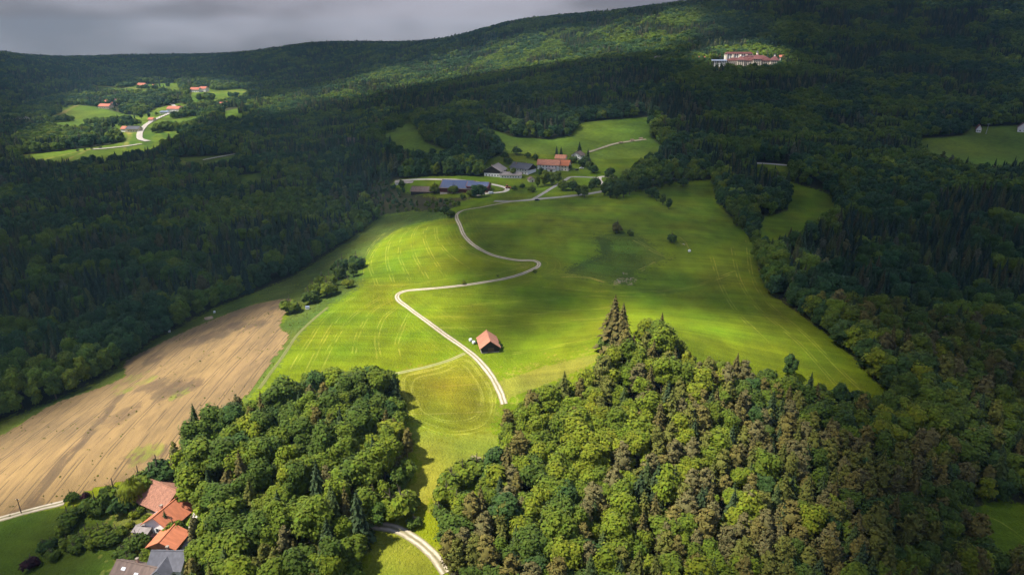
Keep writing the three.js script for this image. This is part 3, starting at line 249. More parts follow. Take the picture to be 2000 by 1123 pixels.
// the ploughed field: its own sheet of soil with drill rows and tyre lines
{
  const p = PLAN.field, b = boxOf(p), W = 1600, H = 2048;
  const tex = groundTexture(b, W, H, (c) => {
    c.fillStyle = srgb(0.162, 0.102, 0.037); c.fillRect(b[0], b[1], b[2] - b[0], b[3] - b[1]);
    const damp = srgb(0.072, 0.045, 0.019);
    for (let x = b[0]; x < b[2]; x += 0.75) { c.globalAlpha = 0.06 + 0.22 * noise(x * 1.3, 2); wander(c, [[x, b[1]], [x + 0.6, (b[1] + b[3]) / 2], [x - 0.3, b[3]]], srgb(0.13, 0.08, 0.035), 0.28, 0.25, 0.6); }
    for (let x = b[0] + 3; x < b[2]; x += rr(6, 10)) for (const o of [0, 1.7]) wander(c, [[x + o, b[1]], [x + o + 0.5, b[1] + 60], [x + o - 0.5, b[3]]], damp, 0.5, 0.7, 0.9);
    for (let k = 0; k < 3; k++) wander(c, offset([...p.slice(6, 15)], -2 - k * 2.2), damp, 0.45, 0.5, 0.7);
    for (let k = 0; k < 9; k++) wander(c, offset(PLAN.damp_band, rr(-1.6, 1.6)), damp, rr(0.8, 2), 1.5, 0.5);
    for (const [x, z, rx, rz, n] of DAMP) for (let k = 0; k < n; k++) { c.globalAlpha = rr(0.1, 0.34); c.fillStyle = damp; const a = rr(0, 7), r = Math.sqrt(rnd()); c.beginPath(); c.ellipse(x + Math.cos(a) * r * rx, z + Math.sin(a) * r * rz, rr(0.6, 3.2), rr(0.8, 5), rr(-0.3, 0.3), 0, 7); c.fill(); }
    for (let k = 0; k < 190; k++) { const [x, z, r] = pick(GREENING), a = rr(0, 7), q = Math.sqrt(rnd()) * r; c.globalAlpha = rr(0.1, 0.5); c.fillStyle = srgb(0.12, 0.125, 0.012); c.beginPath(); c.ellipse(x + Math.cos(a) * q, z + Math.sin(a) * q, rr(0.3, 1.6), rr(0.3, 2.4), 0, 0, 7); c.fill(); }
    c.globalAlpha = 1;
  }, (x, z, i, j) => { const k = 1 + 0.34 * (fbm(x / 14, z / 30, 4) - 0.5) + 0.2 * (fbm(x / 1.2, z / 5, 2) - 0.5) + 0.16 * (hash2(i, j) - 0.5); return [k, k, k * (1 + 0.1 * (fbm(x / 30, z / 30) - 0.5))]; });
  const shape = new THREE.Shape(curve(p.concat([p[0]]), 2.5).map((q) => new THREE.Vector2(q[0] + rr(-0.4, 0.4), -q[1] + rr(-0.4, 0.4))));
  // grid cells clipped to the outline: keep cells whose centre is inside, snap none (edges stay ragged like the headland)
  const outline = shape.getPoints().map((v) => [v.x, -v.y]), s = 1.4, nx = Math.ceil((b[2] - b[0]) / s), nz = Math.ceil((b[3] - b[1]) / s), P = [], U = [], I = [], id = new Map();
  const vert = (i, j) => { const k = i * 5000 + j; if (!id.has(k)) { const x = b[0] + i * s, z = b[1] + j * s; id.set(k, P.length / 3); P.push(x, surf(x, z) + 0.09, z); U.push((x - b[0]) / (b[2] - b[0]), 1 - (z - b[1]) / (b[3] - b[1])); } return id.get(k); };
  for (let j = 0; j < nz; j++) for (let i = 0; i < nx; i++) { const x = b[0] + (i + 0.5) * s, z = b[1] + (j + 0.5) * s; if (inside(outline, x, z)) { const a = vert(i, j), c2 = vert(i, j + 1), d2 = vert(i + 1, j), e = vert(i + 1, j + 1); I.push(a, c2, d2, d2, c2, e); } }
  const g = new THREE.BufferGeometry(); g.setAttribute('position', new THREE.Float32BufferAttribute(P, 3)); g.setAttribute('uv', new THREE.Float32BufferAttribute(U, 2)); g.setIndex(I); g.computeVertexNormals();
  const o = new THREE.Mesh(g, new THREE.MeshStandardMaterial({ map: tex, roughness: 1, bumpMap: bumpRep(3, 6), bumpScale: 0.2 })); o.name = 'ploughed_field'; put(tag(o, 'bare brown ploughed field with tyre lines and damp patches', 'field', null, 'structure'));
}
// ---------- tracks and roads: ribbons draped on the ground ----------
const ribbonTex = (profile) => { const W = 64, H = 1024, d = new Uint8Array(W * H * 4); for (let j = 0; j < H; j++) for (let i = 0; i < W; i++) { const c = profile(i / (W - 1), j / H * 60); d.set([clamp(sC(c[0]), 0, 255), clamp(sC(c[1]), 0, 255), clamp(sC(c[2]), 0, 255), 255], (j * W + i) * 4); } const t = new THREE.DataTexture(d, W, H); t.colorSpace = THREE.SRGBColorSpace; t.wrapT = THREE.RepeatWrapping; t.magFilter = THREE.LinearFilter; t.needsUpdate = true; return t; };
const mix3 = (a, b, t) => a.map((v, k) => lerp(v, b[k], clamp(t, 0, 1)));
const gravel = (mid, pale = [0.40, 0.335, 0.25]) => ribbonTex((u, y) => { const w = u + 0.05 * (noise(y * 0.5, 3) - 0.5), rut = Math.max(Math.exp(-(((w - 0.25) / 0.14) ** 2)), Math.exp(-(((w - 0.75) / 0.14) ** 2))), k = 0.8 + 0.4 * noise(u * 12, y * 1.3); return mix3(mid, pale, rut * (0.75 + 0.5 * noise(u * 3, y * 0.3))).map((v) => v * k); });
const M = {
  track: new THREE.MeshStandardMaterial({ map: gravel([0.13, 0.115, 0.05]), roughness: 1 }), grassy: new THREE.MeshStandardMaterial({ map: gravel([0.11, 0.13, 0.015], [0.24, 0.22, 0.085]), roughness: 1 }),
  rut: new THREE.MeshStandardMaterial({ map: gravel([0.075, 0.1, 0.008], [0.115, 0.1, 0.035]), roughness: 1 }),
  asphalt: new THREE.MeshStandardMaterial({ map: ribbonTex((u, y) => { const k = 0.8 + 0.4 * noise(u * 6, y * 0.4); return [0.2 * k, 0.185 * k, 0.175 * k]; }), roughness: 0.9 }), pale: new THREE.MeshStandardMaterial({ map: ribbonTex((u, y) => { const k = 0.85 + 0.3 * noise(u * 6, y * 0.4); return [0.36 * k, 0.325 * k, 0.285 * k]; }), roughness: 0.9 }),
};
function ribbon(name, pts, width, m, label, category = 'track', lift = 0.14) {
  const q = curve(pts, 1.6), n = 6, P = [], U = [], I = []; let run = 0;
  q.forEach((p, i) => { const a = q[Math.max(0, i - 1)], b = q[Math.min(q.length - 1, i + 1)], L = Math.hypot(b[0] - a[0], b[1] - a[1]) || 1, nx = -(b[1] - a[1]) / L, nz = (b[0] - a[0]) / L; if (i) run += Math.hypot(p[0] - q[i - 1][0], p[1] - q[i - 1][1]);
    const w = width * (0.92 + 0.16 * noise(i * 0.3, width)); for (let k = 0; k <= n; k++) { const t = (k / n - 0.5) * w, x = p[0] + nx * t, z = p[1] + nz * t; P.push(x, surf(x, z) + lift - (k === 0 || k === n ? 0.1 : 0), z); U.push(k / n, run / 60); }
    if (i) for (let k = 0; k < n; k++) { const e = i * (n + 1) + k, f = e - n - 1; I.push(f, f + 1, e, e, f + 1, e + 1); } });
  const g = new THREE.BufferGeometry(); g.setAttribute('position', new THREE.Float32BufferAttribute(P, 3)); g.setAttribute('uv', new THREE.Float32BufferAttribute(U, 2)); g.setIndex(I); g.computeVertexNormals();
  const o = new THREE.Mesh(g, m); o.name = name; put(tag(o, label, category, null, 'structure')); return o;
}
ribbon('gravel_track', PLAN.track, 3.1, M.track, 'pale winding gravel track with two hairpin bends across the meadow');
ribbon('grass_track', PLAN.branch_track, 2.2, M.grassy, 'faint grassy wheel track branching off below the barn', 'track', 0.11);
ribbon('gravel_track', PLAN.bottom_track, 3.6, M.track, 'short curved gravel track between the two front woods');
ribbon('grass_track', PLAN.edge_track, 1.9, M.rut, 'thin wheel track along the right edge of the brown field', 'track', 0.11);
ribbon('gravel_track', PLAN.field_track, 2.8, M.track, 'pale track along the bottom edge of the brown field');
ribbon('road', PLAN.road, 6, M.asphalt, 'grey country road passing below the farm', 'road', 0.17);
ribbon('road', PLAN.road_b, 5, M.pale, 'pale road leaving the farm towards the right wood', 'road', 0.2);
ribbon('road', PLAN.farm_road, 4.5, M.pale, 'pale yard road around the solar barn', 'road', 0.2);
ribbon('road', PLAN.link_road, 4, M.asphalt, 'grey lane climbing from the road to the farmhouses', 'road', 0.15);
ribbon('gravel_track', PLAN.hill_track, 4, M.track, 'gravel track climbing the meadow behind the white house');
ribbon('road', PLAN.village_road, 9, M.pale, 'white road curving through the distant village meadows', 'road', 0.6);
ribbon('road', PLAN.village_road_b, 5.5, M.pale, 'white straight lane across the lit strip of far meadow', 'road', 0.6);
ribbon('road', PLAN.village_road_c, 8, M.pale, 'short white lane behind the far village farm', 'road', 0.6);
ribbon('road', PLAN.valley_road, 5, M.pale, 'pale lane through the small clearing in the left forest', 'road', 0.6);
ribbon('road', PLAN.dell_road, 5, M.pale, 'pale road above the dell at the edge of the right forest', 'road', 0.3);
console.log('ground done');
// ---------- trees ----------
const V = (x, y, z) => new THREE.Vector3(x, y, z);
const onSphere = () => { const y = rr(-1, 1), a = rr(0, 6.2832), r = Math.sqrt(1 - y * y); return V(Math.cos(a) * r, y, Math.sin(a) * r); };
class Faces { // collects small leaf faces with outward-leaning normals
  constructor() { this.p = []; this.n = []; this.c = []; }
  quad(c, nrm, w, l, dirL, bend, out) {
    const t = dirL.clone().addScaledVector(nrm, -dirL.dot(nrm)).normalize(), s = V(0, 0, 0).crossVectors(nrm, t).normalize(), N = nrm.clone().multiplyScalar(0.7).addScaledVector(out, 0.6).normalize(), k = rr(0.72, 1.3), kr = k * rr(0.9, 1.15); // each spray its own tone
    const a = c.clone().addScaledVector(t, -l / 2), b = c.clone().addScaledVector(s, w / 2).addScaledVector(nrm, -bend), d = c.clone().addScaledVector(s, -w / 2).addScaledVector(nrm, -bend * 0.6), e = c.clone().addScaledVector(t, l / 2).addScaledVector(nrm, -bend * 1.4);
    for (const v of [a, e, b, a, d, e]) { this.p.push(v.x, v.y, v.z); this.n.push(N.x, N.y, N.z); this.c.push(kr, k, k); }
  }
  lump(c, r, ry, detail, rough) { // an uneven inner mass of leaves
    const g = new THREE.IcosahedronGeometry(1, detail), P = g.attributes.position, o = rr(0, 50);
    for (let i = 0; i < P.count; i++) { const v = V(P.getX(i), P.getY(i), P.getZ(i)), k = 1 + rough * (2 * noise(v.x * 2.3 + o, v.y * 2.3 + v.z * 1.7 + o) - 1), x = v.x * r * k, y = v.y * ry * k, z = v.z * r * k; this.p.push(c.x + x, c.y + y, c.z + z); this.n.push(v.x, v.y, v.z); const t = 0.75 + 0.4 * hash2(i >> 1, Math.floor(o * 9)); this.c.push(t, t, t); }
  }
  geo() { const g = new THREE.BufferGeometry(); g.setAttribute('position', new THREE.Float32BufferAttribute(this.p, 3)); g.setAttribute('normal', new THREE.Float32BufferAttribute(this.n, 3)); g.setAttribute('color', new THREE.Float32BufferAttribute(this.c, 3)); return g; }
}
function trunkGeo(H, r, limbs, spread) {
  const g = [new THREE.CylinderGeometry(r * 0.3, r, H, 6, 1, true).translate(0, H / 2, 0)];
  for (let k = 0; k < limbs; k++) { const L = rr(0.2, 0.34) * H * spread, c = new THREE.CylinderGeometry(r * 0.1, r * 0.35, L, 4, 1, true).translate(0, L / 2, 0); c.rotateZ(rr(0.6, 1.1)).rotateY((k / limbs) * 6.28 + rr(-0.4, 0.4)).translate(0, H * rr(0.35, 0.75), 0); g.push(c); }
  return mergeGeometries(g);
}
function broadleaf(lobes, leaves, size, H = 17, R = 4.6, detail = 1, low = 0) { // low: branches reach the ground, as at a wood's edge
  const F = new Faces(), L = [], cy = H * (0.6 - 0.12 * low), ry = H * (0.31 + 0.14 * low);
  for (let k = 0; k < lobes; k++) { const d = onSphere(); if (d.y < -0.45 - 0.5 * low) d.y = -0.45 * rnd(); const q = Math.cbrt(rr(0.35, 1)); L.push({ c: V(d.x * R * 0.62 * q, cy + d.y * ry * 0.72 * q, d.z * R * 0.62 * q), r: R * rr(0.2, 0.52) }); }
  L.push({ c: V(0, cy, 0), r: R * 0.6 });
  for (const l of L) F.lump(l.c, l.r * 0.78, l.r * 0.7, detail, 0.3);
  const mid = V(0, cy - ry * 0.3, 0);
  for (let k = 0, tries = 0; k < leaves && tries < leaves * 6; tries++) {
    const l = L[Math.floor(rnd() * L.length)], d = onSphere(); if (d.y < -0.5) continue;
    const p = l.c.clone().addScaledVector(d, l.r * (0.8 + 0.5 * rnd() ** 1.8)); p.y -= l.r * 0.06;
    if (L.some((m) => m !== l && m.c.distanceTo(p) < m.r * 0.78)) continue;
    const out = p.clone().sub(mid).normalize().lerp(d, 0.6).normalize(), n = d.clone().add(V(0, 0.35, 0)).addScaledVector(onSphere(), 0.65).normalize(); if (n.dot(d) < 0) n.negate();
    F.quad(p, n, size * rr(0.7, 1.3), size * rr(0.8, 1.6), onSphere().add(V(d.x, -0.5, d.z)), size * rr(0.05, 0.25), out); k++;
  }
  return F.geo();
}
function spruce(tiers, sprays, H = 21, R = 4.2) {
  const F = new Faces();
  for (let t = 0; t < tiers; t++) {
    const f = t / (tiers - 1), y = H * lerp(0.12, 0.96, f), r = R * (1 - f) ** 0.72 + 0.2, n = Math.max(4, Math.round(9 - 4 * f)), a0 = rr(0, 6);
    for (let k = 0; k < n; k++) {
      const a = a0 + (k / n) * 6.283 + rr(-0.25, 0.25), len = r * rr(0.75, 1.2), d = V(Math.cos(a), 0, Math.sin(a)), droop = len * rr(0.3, 0.55), side = V(-d.z, 0, d.x);
      for (let s = 0; s < sprays; s++) {
        const q = rr(0.35, 1), c = V(0, y - droop * q * q, 0).addScaledVector(d, len * q * 0.85).addScaledVector(side, rr(-0.5, 0.5) * len * 0.45 * (1 - q * 0.5));
        const nn = V(d.x * 0.5, 1, d.z * 0.5).addScaledVector(onSphere(), 0.35).normalize();
        F.quad(c, nn, Math.max(0.35, len * 0.3) * rr(0.7, 1.2), Math.max(0.5, len * 0.48) * rr(0.7, 1.2), d.clone().addScaledVector(V(0, -1, 0), 0.5).addScaledVector(side, rr(-0.6, 0.6)), 0.12 * len, V(d.x, 0.55, d.z).normalize());
      }
    }
  }
  const c = new THREE.ConeGeometry(R * 0.62, H * 0.86, 9, 5).toNonIndexed(), P = c.attributes.position, N = c.attributes.normal;
  for (let i = 0; i < P.count; i++) { const x = P.getX(i), y = P.getY(i), z = P.getZ(i), k = 0.75 + 0.5 * noise(Math.atan2(z, x) * 3, y * 1.1); F.p.push(x * k, y + H * 0.55, z * k); F.n.push(N.getX(i), N.getY(i), N.getZ(i)); F.c.push(0.85, 0.85, 0.85); }
  return F.geo();
}
function pine(lobes, leaves, size, H = 20, R = 3.4) {
  const F = new Faces(), L = [];
  for (let k = 0; k < lobes; k++) { const f = k / (lobes - 1), y = lerp(0.36, 0.97, f) * H, w = R * Math.sqrt(Math.max(0.02, 1 - (1.25 * f - 0.3) ** 2)) * (1 - 0.35 * f), a = k * 2.4 + rr(-0.6, 0.6), q = rr(0.45, 0.85); L.push({ c: V(Math.cos(a) * w * q, y + rr(-0.5, 0.5), Math.sin(a) * w * q), r: R * rr(0.26, 0.42) * (1 - 0.45 * f) }); }
  F.lump(V(0, H * 0.62, 0), R * 0.55, H * 0.26, 1, 0.3);
  for (const l of L) F.lump(l.c, l.r * 0.7, l.r * 0.5, 0, 0.3);
  for (let k = 0; k < leaves; k++) {
    const l = L[Math.floor(rnd() * L.length)], d = onSphere(); d.y = Math.abs(d.y) * 1.2 - 0.4; d.normalize();
    const p = l.c.clone().add(V(d.x * l.r, d.y * l.r * 0.8, d.z * l.r).multiplyScalar(rr(0.7, 1.35))), n = d.clone().addScaledVector(onSphere(), 0.7).normalize(); if (n.dot(d) < 0) n.negate();
    F.quad(p, n, size * rr(0.4, 0.8), size * rr(0.9, 1.7), V(d.x, 0.8, d.z).addScaledVector(onSphere(), 0.5), size * 0.1, V(p.x, (p.y - H * 0.5) * 0.4, p.z).normalize());
  }
  return F.geo();
}
const leafMat = (r, g, b, thru = 0.28) => new THREE.MeshPhysicalMaterial({ color: new THREE.Color().setRGB(r, g, b), roughness: 1, specularIntensity: 0.2, vertexColors: true, transmission: thru, thickness: 0, side: THREE.DoubleSide });
const BARK = mat(0.075, 0.055, 0.038, 1), BARKP = mat(0.12, 0.075, 0.05, 1);
const KIND = {
  broadleaf: { bark: BARK, hi: [0, 1, 2, 3, 4, 5].map((k) => { seed = 100 + k; return broadleaf(18 + k, 1700, 0.8, 16 + k, 4.3 + 0.22 * k); }), lo: [0, 1, 2, 3].map((k) => { seed = 200 + k; return broadleaf(9 + k, 260, 1.5, 17, 4.7, 1); }), edge: [0, 1, 2].map((k) => { seed = 250 + k; return broadleaf(20 + k, 1500, 0.85, 15, 4.4, 1, 1); }), edgeLo: [0, 1].map((k) => { seed = 270 + k; return broadleaf(14 + k, 300, 1.5, 15, 4.5, 1, 1); }), trunk: [0, 1, 2].map((k) => { seed = 300 + k; return trunkGeo(12, 0.42, 5, 1); }) },
  spruce: { bark: BARK, hi: [0, 1, 2, 3].map((k) => { seed = 400 + k; return spruce(15 + k, 6, 20 + k, 4.2 + 0.25 * k); }), lo: [0, 1, 2].map((k) => { seed = 500 + k; return spruce(9, 3, 20, 4.1); }), trunk: [0].map(() => trunkGeo(18, 0.38, 0, 1)) },
  pine: { bark: BARKP, hi: [0, 1, 2, 3].map((k) => { seed = 600 + k; return pine(26 + 2 * k, 1200, 0.85, 20, 3.5 + 0.2 * k); }), lo: [0, 1].map((k) => { seed = 700 + k; return pine(14, 220, 1.6, 20, 3.7); }), trunk: [0, 1].map((k) => { seed = 800 + k; return trunkGeo(17, 0.34, 5, 0.8); }) },
};
// leaf tones, linear base colours; each says how it looks
const TONE = {
  broadleaf: [['mid green', [0.082, 0.116, 0.010]], ['dark green', [0.053, 0.085, 0.011]], ['yellow-green', [0.128, 0.154, 0.010]], ['deep green', [0.036, 0.070, 0.015]], ['fresh green', [0.102, 0.136, 0.009]], ['blue-green', [0.048, 0.086, 0.018]]],
  spruce: [['dark green', [0.042, 0.062, 0.017]], ['olive', [0.074, 0.082, 0.016]], ['brownish', [0.078, 0.068, 0.020]], ['blackish green', [0.030, 0.048, 0.018]]],
  pine: [['brown-olive', [0.112, 0.098, 0.025]], ['grey-brown', [0.100, 0.092, 0.034]], ['olive', [0.096, 0.102, 0.020]]],
};
for (const k in TONE) for (const t of TONE[k]) t.push(leafMat(...t[1], k === 'broadleaf' ? 0.3 : 0.15));
const SHADE_TINTED = Object.fromEntries(Object.keys(TONE).map((k) => [k, TONE[k].map((t) => leafMat(t[1][0] * 0.84, t[1][1], t[1][2] * 1.55, k === 'broadleaf' ? 0.3 : 0.15))])); // same leaf tones with the bluish cast of shaded forest painted in
const white = { broadleaf: leafMat(1, 1, 1, 0.3), spruce: leafMat(1, 1, 1, 0.15), pine: leafMat(1, 1, 1, 0.15) };
function makeTree(kind, x, z, scale, tone, label, group, name, opts = {}) {
  const K = KIND[kind], o = new THREE.Group(); o.name = name ?? kind + '_tree';
  part('trunk', pick(K.trunk), K.bark, o); part('crown', opts.geo ?? pick(K.hi), opts.mat ?? TONE[kind][tone][2], o);
  o.position.set(x, surf(x, z) - 0.15, z); o.rotation.set(rr(-0.06, 0.06), rr(0, 6.28), rr(-0.06, 0.06)); const w = scale * (opts.wide ?? rr(0.9, 1.12)); o.scale.set(w * rr(0.88, 1.12), scale, w * rr(0.88, 1.12)); put(tag(o, label, 'tree', group)); return o;
}
// where a point would fall on the picture, only to choose which trees are worth modelling one by one
const SP = Math.sin(19.4 * Math.PI / 180), CP = Math.cos(19.4 * Math.PI / 180);
const view = (x, y, z) => { const dy = y - 130, dep = -z * CP - dy * SP, up = dy * CP - z * SP; return { dep, u: x / dep, v: up / dep }; };
const clearings = [...OBSTACLES]; // [x, z, radius] of buildings standing in woods
const forest = { broadleaf: [], spruce: [], pine: [] };
seed = 4242;
for (let z = 10, dz = 6; z > -3650; z -= dz) {
  const step = z > -330 ? 5.1 : z > -800 ? 6.4 : z > -1500 ? 7.6 : 9.5; dz = step * 0.87;
  const half = Math.max(150, -z * 0.88 + 90), odd = rnd() * step;
  for (let x = -half + odd; x < half; x += step) {
    const px = x + rr(-0.36, 0.36) * step, pz = z + rr(-0.36, 0.36) * step; if (pz > -105 && Math.abs(px) < 400 && pz > -60) continue;
    const op = isOpen(px, pz); if (op && !(pz < -900 && fbm(px / 55 + 4, pz / 70, 3) > 0.655)) continue; // clumps left standing in the far meadows
    if (clearings.some(([a, b, r]) => (px - a) ** 2 + (pz - b) ** 2 < r * r)) continue;
    const W = inside(PLAN.wood_left, px, pz), n1 = fbm(px / 75 + 3, pz / 75 + 8, 3), n2 = fbm(px / 30 + 60, pz / 30, 2);
    const R = px > -20 && pz > -330 && !W && px < 260;
    let kind = 'broadleaf', con = smooth(0.5, 0.62, n1 * 0.75 + n2 * 0.25);
    if (W) con = smooth(-205, -150, pz) * 0.55 * (n2 > 0.45 ? 1 : 0.4) + 0.06;
    if (R) con = 0.38 + 0.33 * smooth(-260, -190, pz) * smooth(10, 70, px) + (n2 - 0.5) * 0.9;
    if (pz < -330 && px < -90) con = smooth(0.44, 0.56, n1 * 0.7 + n2 * 0.3) * 0.9;
    let e = false, rim = false; for (const [a, b] of [[1, 0], [-1, 0], [0, 1], [0, -1]]) { if (isOpen(px + a * 13, pz + b * 13)) e = true; if (isOpen(px + a * 7, pz + b * 7)) rim = true; }
    if (e && !R && !W) con *= 0.25; if (rim) con *= 0.4;
    if (W && rnd() < 0.09) con = -1;
    if (con < 0) kind = 'pine'; else if (rnd() < con) kind = R ? (rnd() < 0.62 ? 'pine' : 'spruce') : rnd() < 0.08 ? 'pine' : 'spruce';
    const light = fbm(px / 55 + 90, pz / 55, 2);
    let tone = kind === 'broadleaf' ? (W || R ? (rnd() < (W ? 0.07 : 0.13) ? 2 : light > 0.52 ? pick(W ? [4, 0, 0, 1] : [4, 0, 4, 2, 0]) : pick([0, 1, 0, 3, 1])) : rnd() < 0.06 ? 2 : light > 0.54 ? pick([4, 4, 0, 2]) : light > 0.45 ? pick([0, 1, 4, 5]) : pick([1, 3, 3, 5])) : kind === 'spruce' && !R ? pick([0, 3, 0, 3, 1, 2]) : Math.floor(rnd() * TONE[kind].length);
    const s = (kind === 'broadleaf' ? rr(0.72, 1.16) : rr(0.7, 1.08)) * (inside(PLAN.low_trees, px, pz) ? 0.38 : 1);
    forest[kind].push({ x: px, z: pz, s: s * (R && pz < -252 ? 1.12 : 1) * (W && kind === 'pine' ? 0.76 : W || R ? 0.9 : 1), tone, W, R, rim: rim && kind === 'broadleaf', w: rr(0.92, 1.15) * (kind === 'broadleaf' ? (W || R ? rr(0.96, 1.18) : (step / 6.4) ** 0.8) : R ? 1.2 : 1) });
  }
}
// stands left out where the photograph shows gaps, then the 300 largest-showing of each kind one by one
const WOODNAME = (t) => {
  if (t.W) return t.x < -96 ? ['in the front left wood, beside the houses and field', 'left side of the front left wood'] : t.z < -215 ? ['at the back of the front left wood', 'back of the front left wood'] : t.x > -58 ? ['in the front left wood, facing the lower meadow', 'right side of the front left wood'] : t.z > -178 ? ['at the bottom of the front left wood', 'bottom of the front left wood'] : ['deep inside the front left wood', 'middle of the front left wood'];
  if (t.R) return t.x < 22 ? ['in the front right wood, along the lower meadow and gully', 'left side of the front right wood'] : t.z < -258 ? ['near the upper tip of the front right wood', 'tip of the front right wood'] : t.x > 110 ? ['on the shaded right side of the front right wood', 'right side of the front right wood'] : t.z > -172 ? ['at the bottom of the front right wood', 'bottom of the front right wood'] : ['deep inside the front right wood', 'middle of the front right wood'];
  return t.x < 0 ? ['in the forest left of the brown field', 'trees of the left forest'] : ['in the dark forest on the right', 'trees of the right forest'];
};
const dummy = new THREE.Object3D(), tint = new THREE.Color();
const stuffLabel = { broadleaf: 'mass of green broadleaf trees covering the hills and valley', spruce: 'mass of dark pointed spruces in the hillside forests', pine: 'mass of brownish pines scattered through the forests' };
for (const kind in forest) {
  const all = forest[kind]; for (const t of all) { const y = surf(t.x, t.z), a = view(t.x, y + 14 * t.s, t.z); t.y = y; t.d = a.dep; t.in = a.dep > 20 && Math.abs(a.u) < 0.8 && Math.abs(a.v) < 0.46; }
  all.sort((a, b) => b.in - a.in || a.d / a.s - b.d / b.s);
  seed = 900;
  const own = all.slice(0, 300), rest = all.slice(300);
  for (const t of own) { const [w, g] = WOODNAME(t), T = TONE[kind][t.tone]; makeTree(kind, t.x, t.z, t.s, t.tone, `${T[0]} ${kind === 'broadleaf' ? 'broadleaf' : kind === 'spruce' ? 'spruce' : 'shaggy pine'} ${w}`, `${T[0]} ${kind} trees, ${g}`, null, { wide: t.w, mat: t.W || t.R ? undefined : SHADE_TINTED[kind][t.tone], geo: t.rim ? pick(KIND.broadleaf.edge) : undefined }); }
  const G = new THREE.Group(); G.name = kind + '_forest'; tag(G, stuffLabel[kind], 'forest', null, 'stuff');
  const K = KIND[kind], sets = [...K.hi.map((g) => ({ g, a: [] })), ...K.lo.map((g) => ({ g, a: [] })), ...(K.edge ?? []).map((g) => ({ g, a: [] })), ...(K.edgeLo ?? []).map((g) => ({ g, a: [] }))], nH = K.hi.length, nL = K.lo.length;
  for (const t of rest) sets[t.rim ? (t.d < 520 ? nH + nL + Math.floor(rnd() * 3) : nH + nL + 3 + Math.floor(rnd() * 2)) : t.d < 520 ? Math.floor(rnd() * nH) : nH + Math.floor(rnd() * nL)].a.push(t);
  for (const { g, a } of sets) {
    if (!a.length) continue;
    const m = new THREE.InstancedMesh(g, white[kind], a.length); m.name = 'canopy'; m.userData.kind = 'stuff';
    a.forEach((t, i) => { dummy.position.set(t.x, t.y - 0.15, t.z); dummy.rotation.set(rr(-0.06, 0.06), rr(0, 6.28), rr(-0.06, 0.06)); dummy.scale.set(t.s * t.w * rr(0.88, 1.12), t.s, t.s * t.w * rr(0.88, 1.12)); dummy.updateMatrix(); m.setMatrixAt(i, dummy.matrix); const c = TONE[kind][t.tone][1], k = rr(0.82, 1.2); const shadeTint = t.W || t.R ? [1, 1, 1] : [0.84, 1, 1.55]; m.setColorAt(i, tint.setRGB(c[0] * k * rr(0.9, 1.1) * shadeTint[0], c[1] * k, c[2] * k * shadeTint[2])); });  // outside the two front woods the instance colour carries painted cool shade
    G.add(m);
  }
  put(G);
  console.log(kind, own.length, rest.length);
}
// ---------- single trees and bushes ----------
TONE.broadleaf.push(['brownish', [0.055, 0.056, 0.016], leafMat(0.075, 0.072, 0.018)], ['purple', [0.030, 0.012, 0.016], leafMat(0.030, 0.012, 0.016)]);
const GROUPED = {
  HEDGE: ['%T small tree in the hedge between the hill meadow and the brown field', 'hedge trees at the foot of the hill meadow'], FOLD: ['%T round tree in the fold left of the right forest', 'trees in the right fold'], KNOLL: ['dark %T tree in the small clump on the upper right meadow', 'clump on the upper right meadow'],
  LANE: ['%T broad tree beside the lane below the red farm roofs', 'trees along the farm lane'], YARD: ['%T bush in the yard right of the red farm roofs', 'farmyard bushes'], ROAD: ['%T tree along the country road right of the farm', 'trees along the country road'],
  BANK: ['%T bush on the bank behind the farmhouses', 'bushes behind the farm'], BELOW: ['%T small tree around the solar barn yard', 'small trees in the barn yard'], GARDEN: ['%T tree between the brown field and the bottom left houses', 'garden trees'], SHRUB: ['%T bush in the thicket on the bottom left lawn', 'thicket on the lawn'],
  COURT: ['%T small garden bush between the bottom left houses', 'garden bushes between houses'], GULLY: ['%T bushy tree in the gully between the two front woods', 'bushes in the gully'], VILLAGE: ['%T tree standing in the distant village meadows', 'trees in the village meadows'],
};
seed = 31337;
const bushGeo = [0, 1, 2].map((k) => { seed = 1500 + k; const g = broadleaf(12, 620, 1.25, 11, 5); g.translate(0, -2.2, 0); return g; });
for (const [x, z, s0, kind, tone, text] of SINGLE) {
  const s = s0 * ({ ROAD: 1.45, YARD: 1.3, LANE: 1.3, BANK: 1.3, HEDGE: 1.3, KNOLL: 1.4, BELOW: 1.3 }[text] ?? 1);
  const g = GROUPED[text], T = TONE[kind][tone][0], bush = kind === 'broadleaf' && s < 0.66;
  const name = bush ? 'bush' : kind + '_tree', o = makeTree(kind, x, z, bush ? s * (s > 0.4 ? 1.6 : 1.3) : s, tone, g ? g[0].replace('%T', T) : text, g?.[1], name, { wide: bush ? 1.15 : kind === 'spruce' ? (s > 0.9 ? 1.5 : 1.25) : undefined, geo: bush ? pick(bushGeo) : kind === 'broadleaf' ? pick(KIND.broadleaf.edge) : undefined });
  o.userData.category = bush ? 'bush' : 'tree';
}
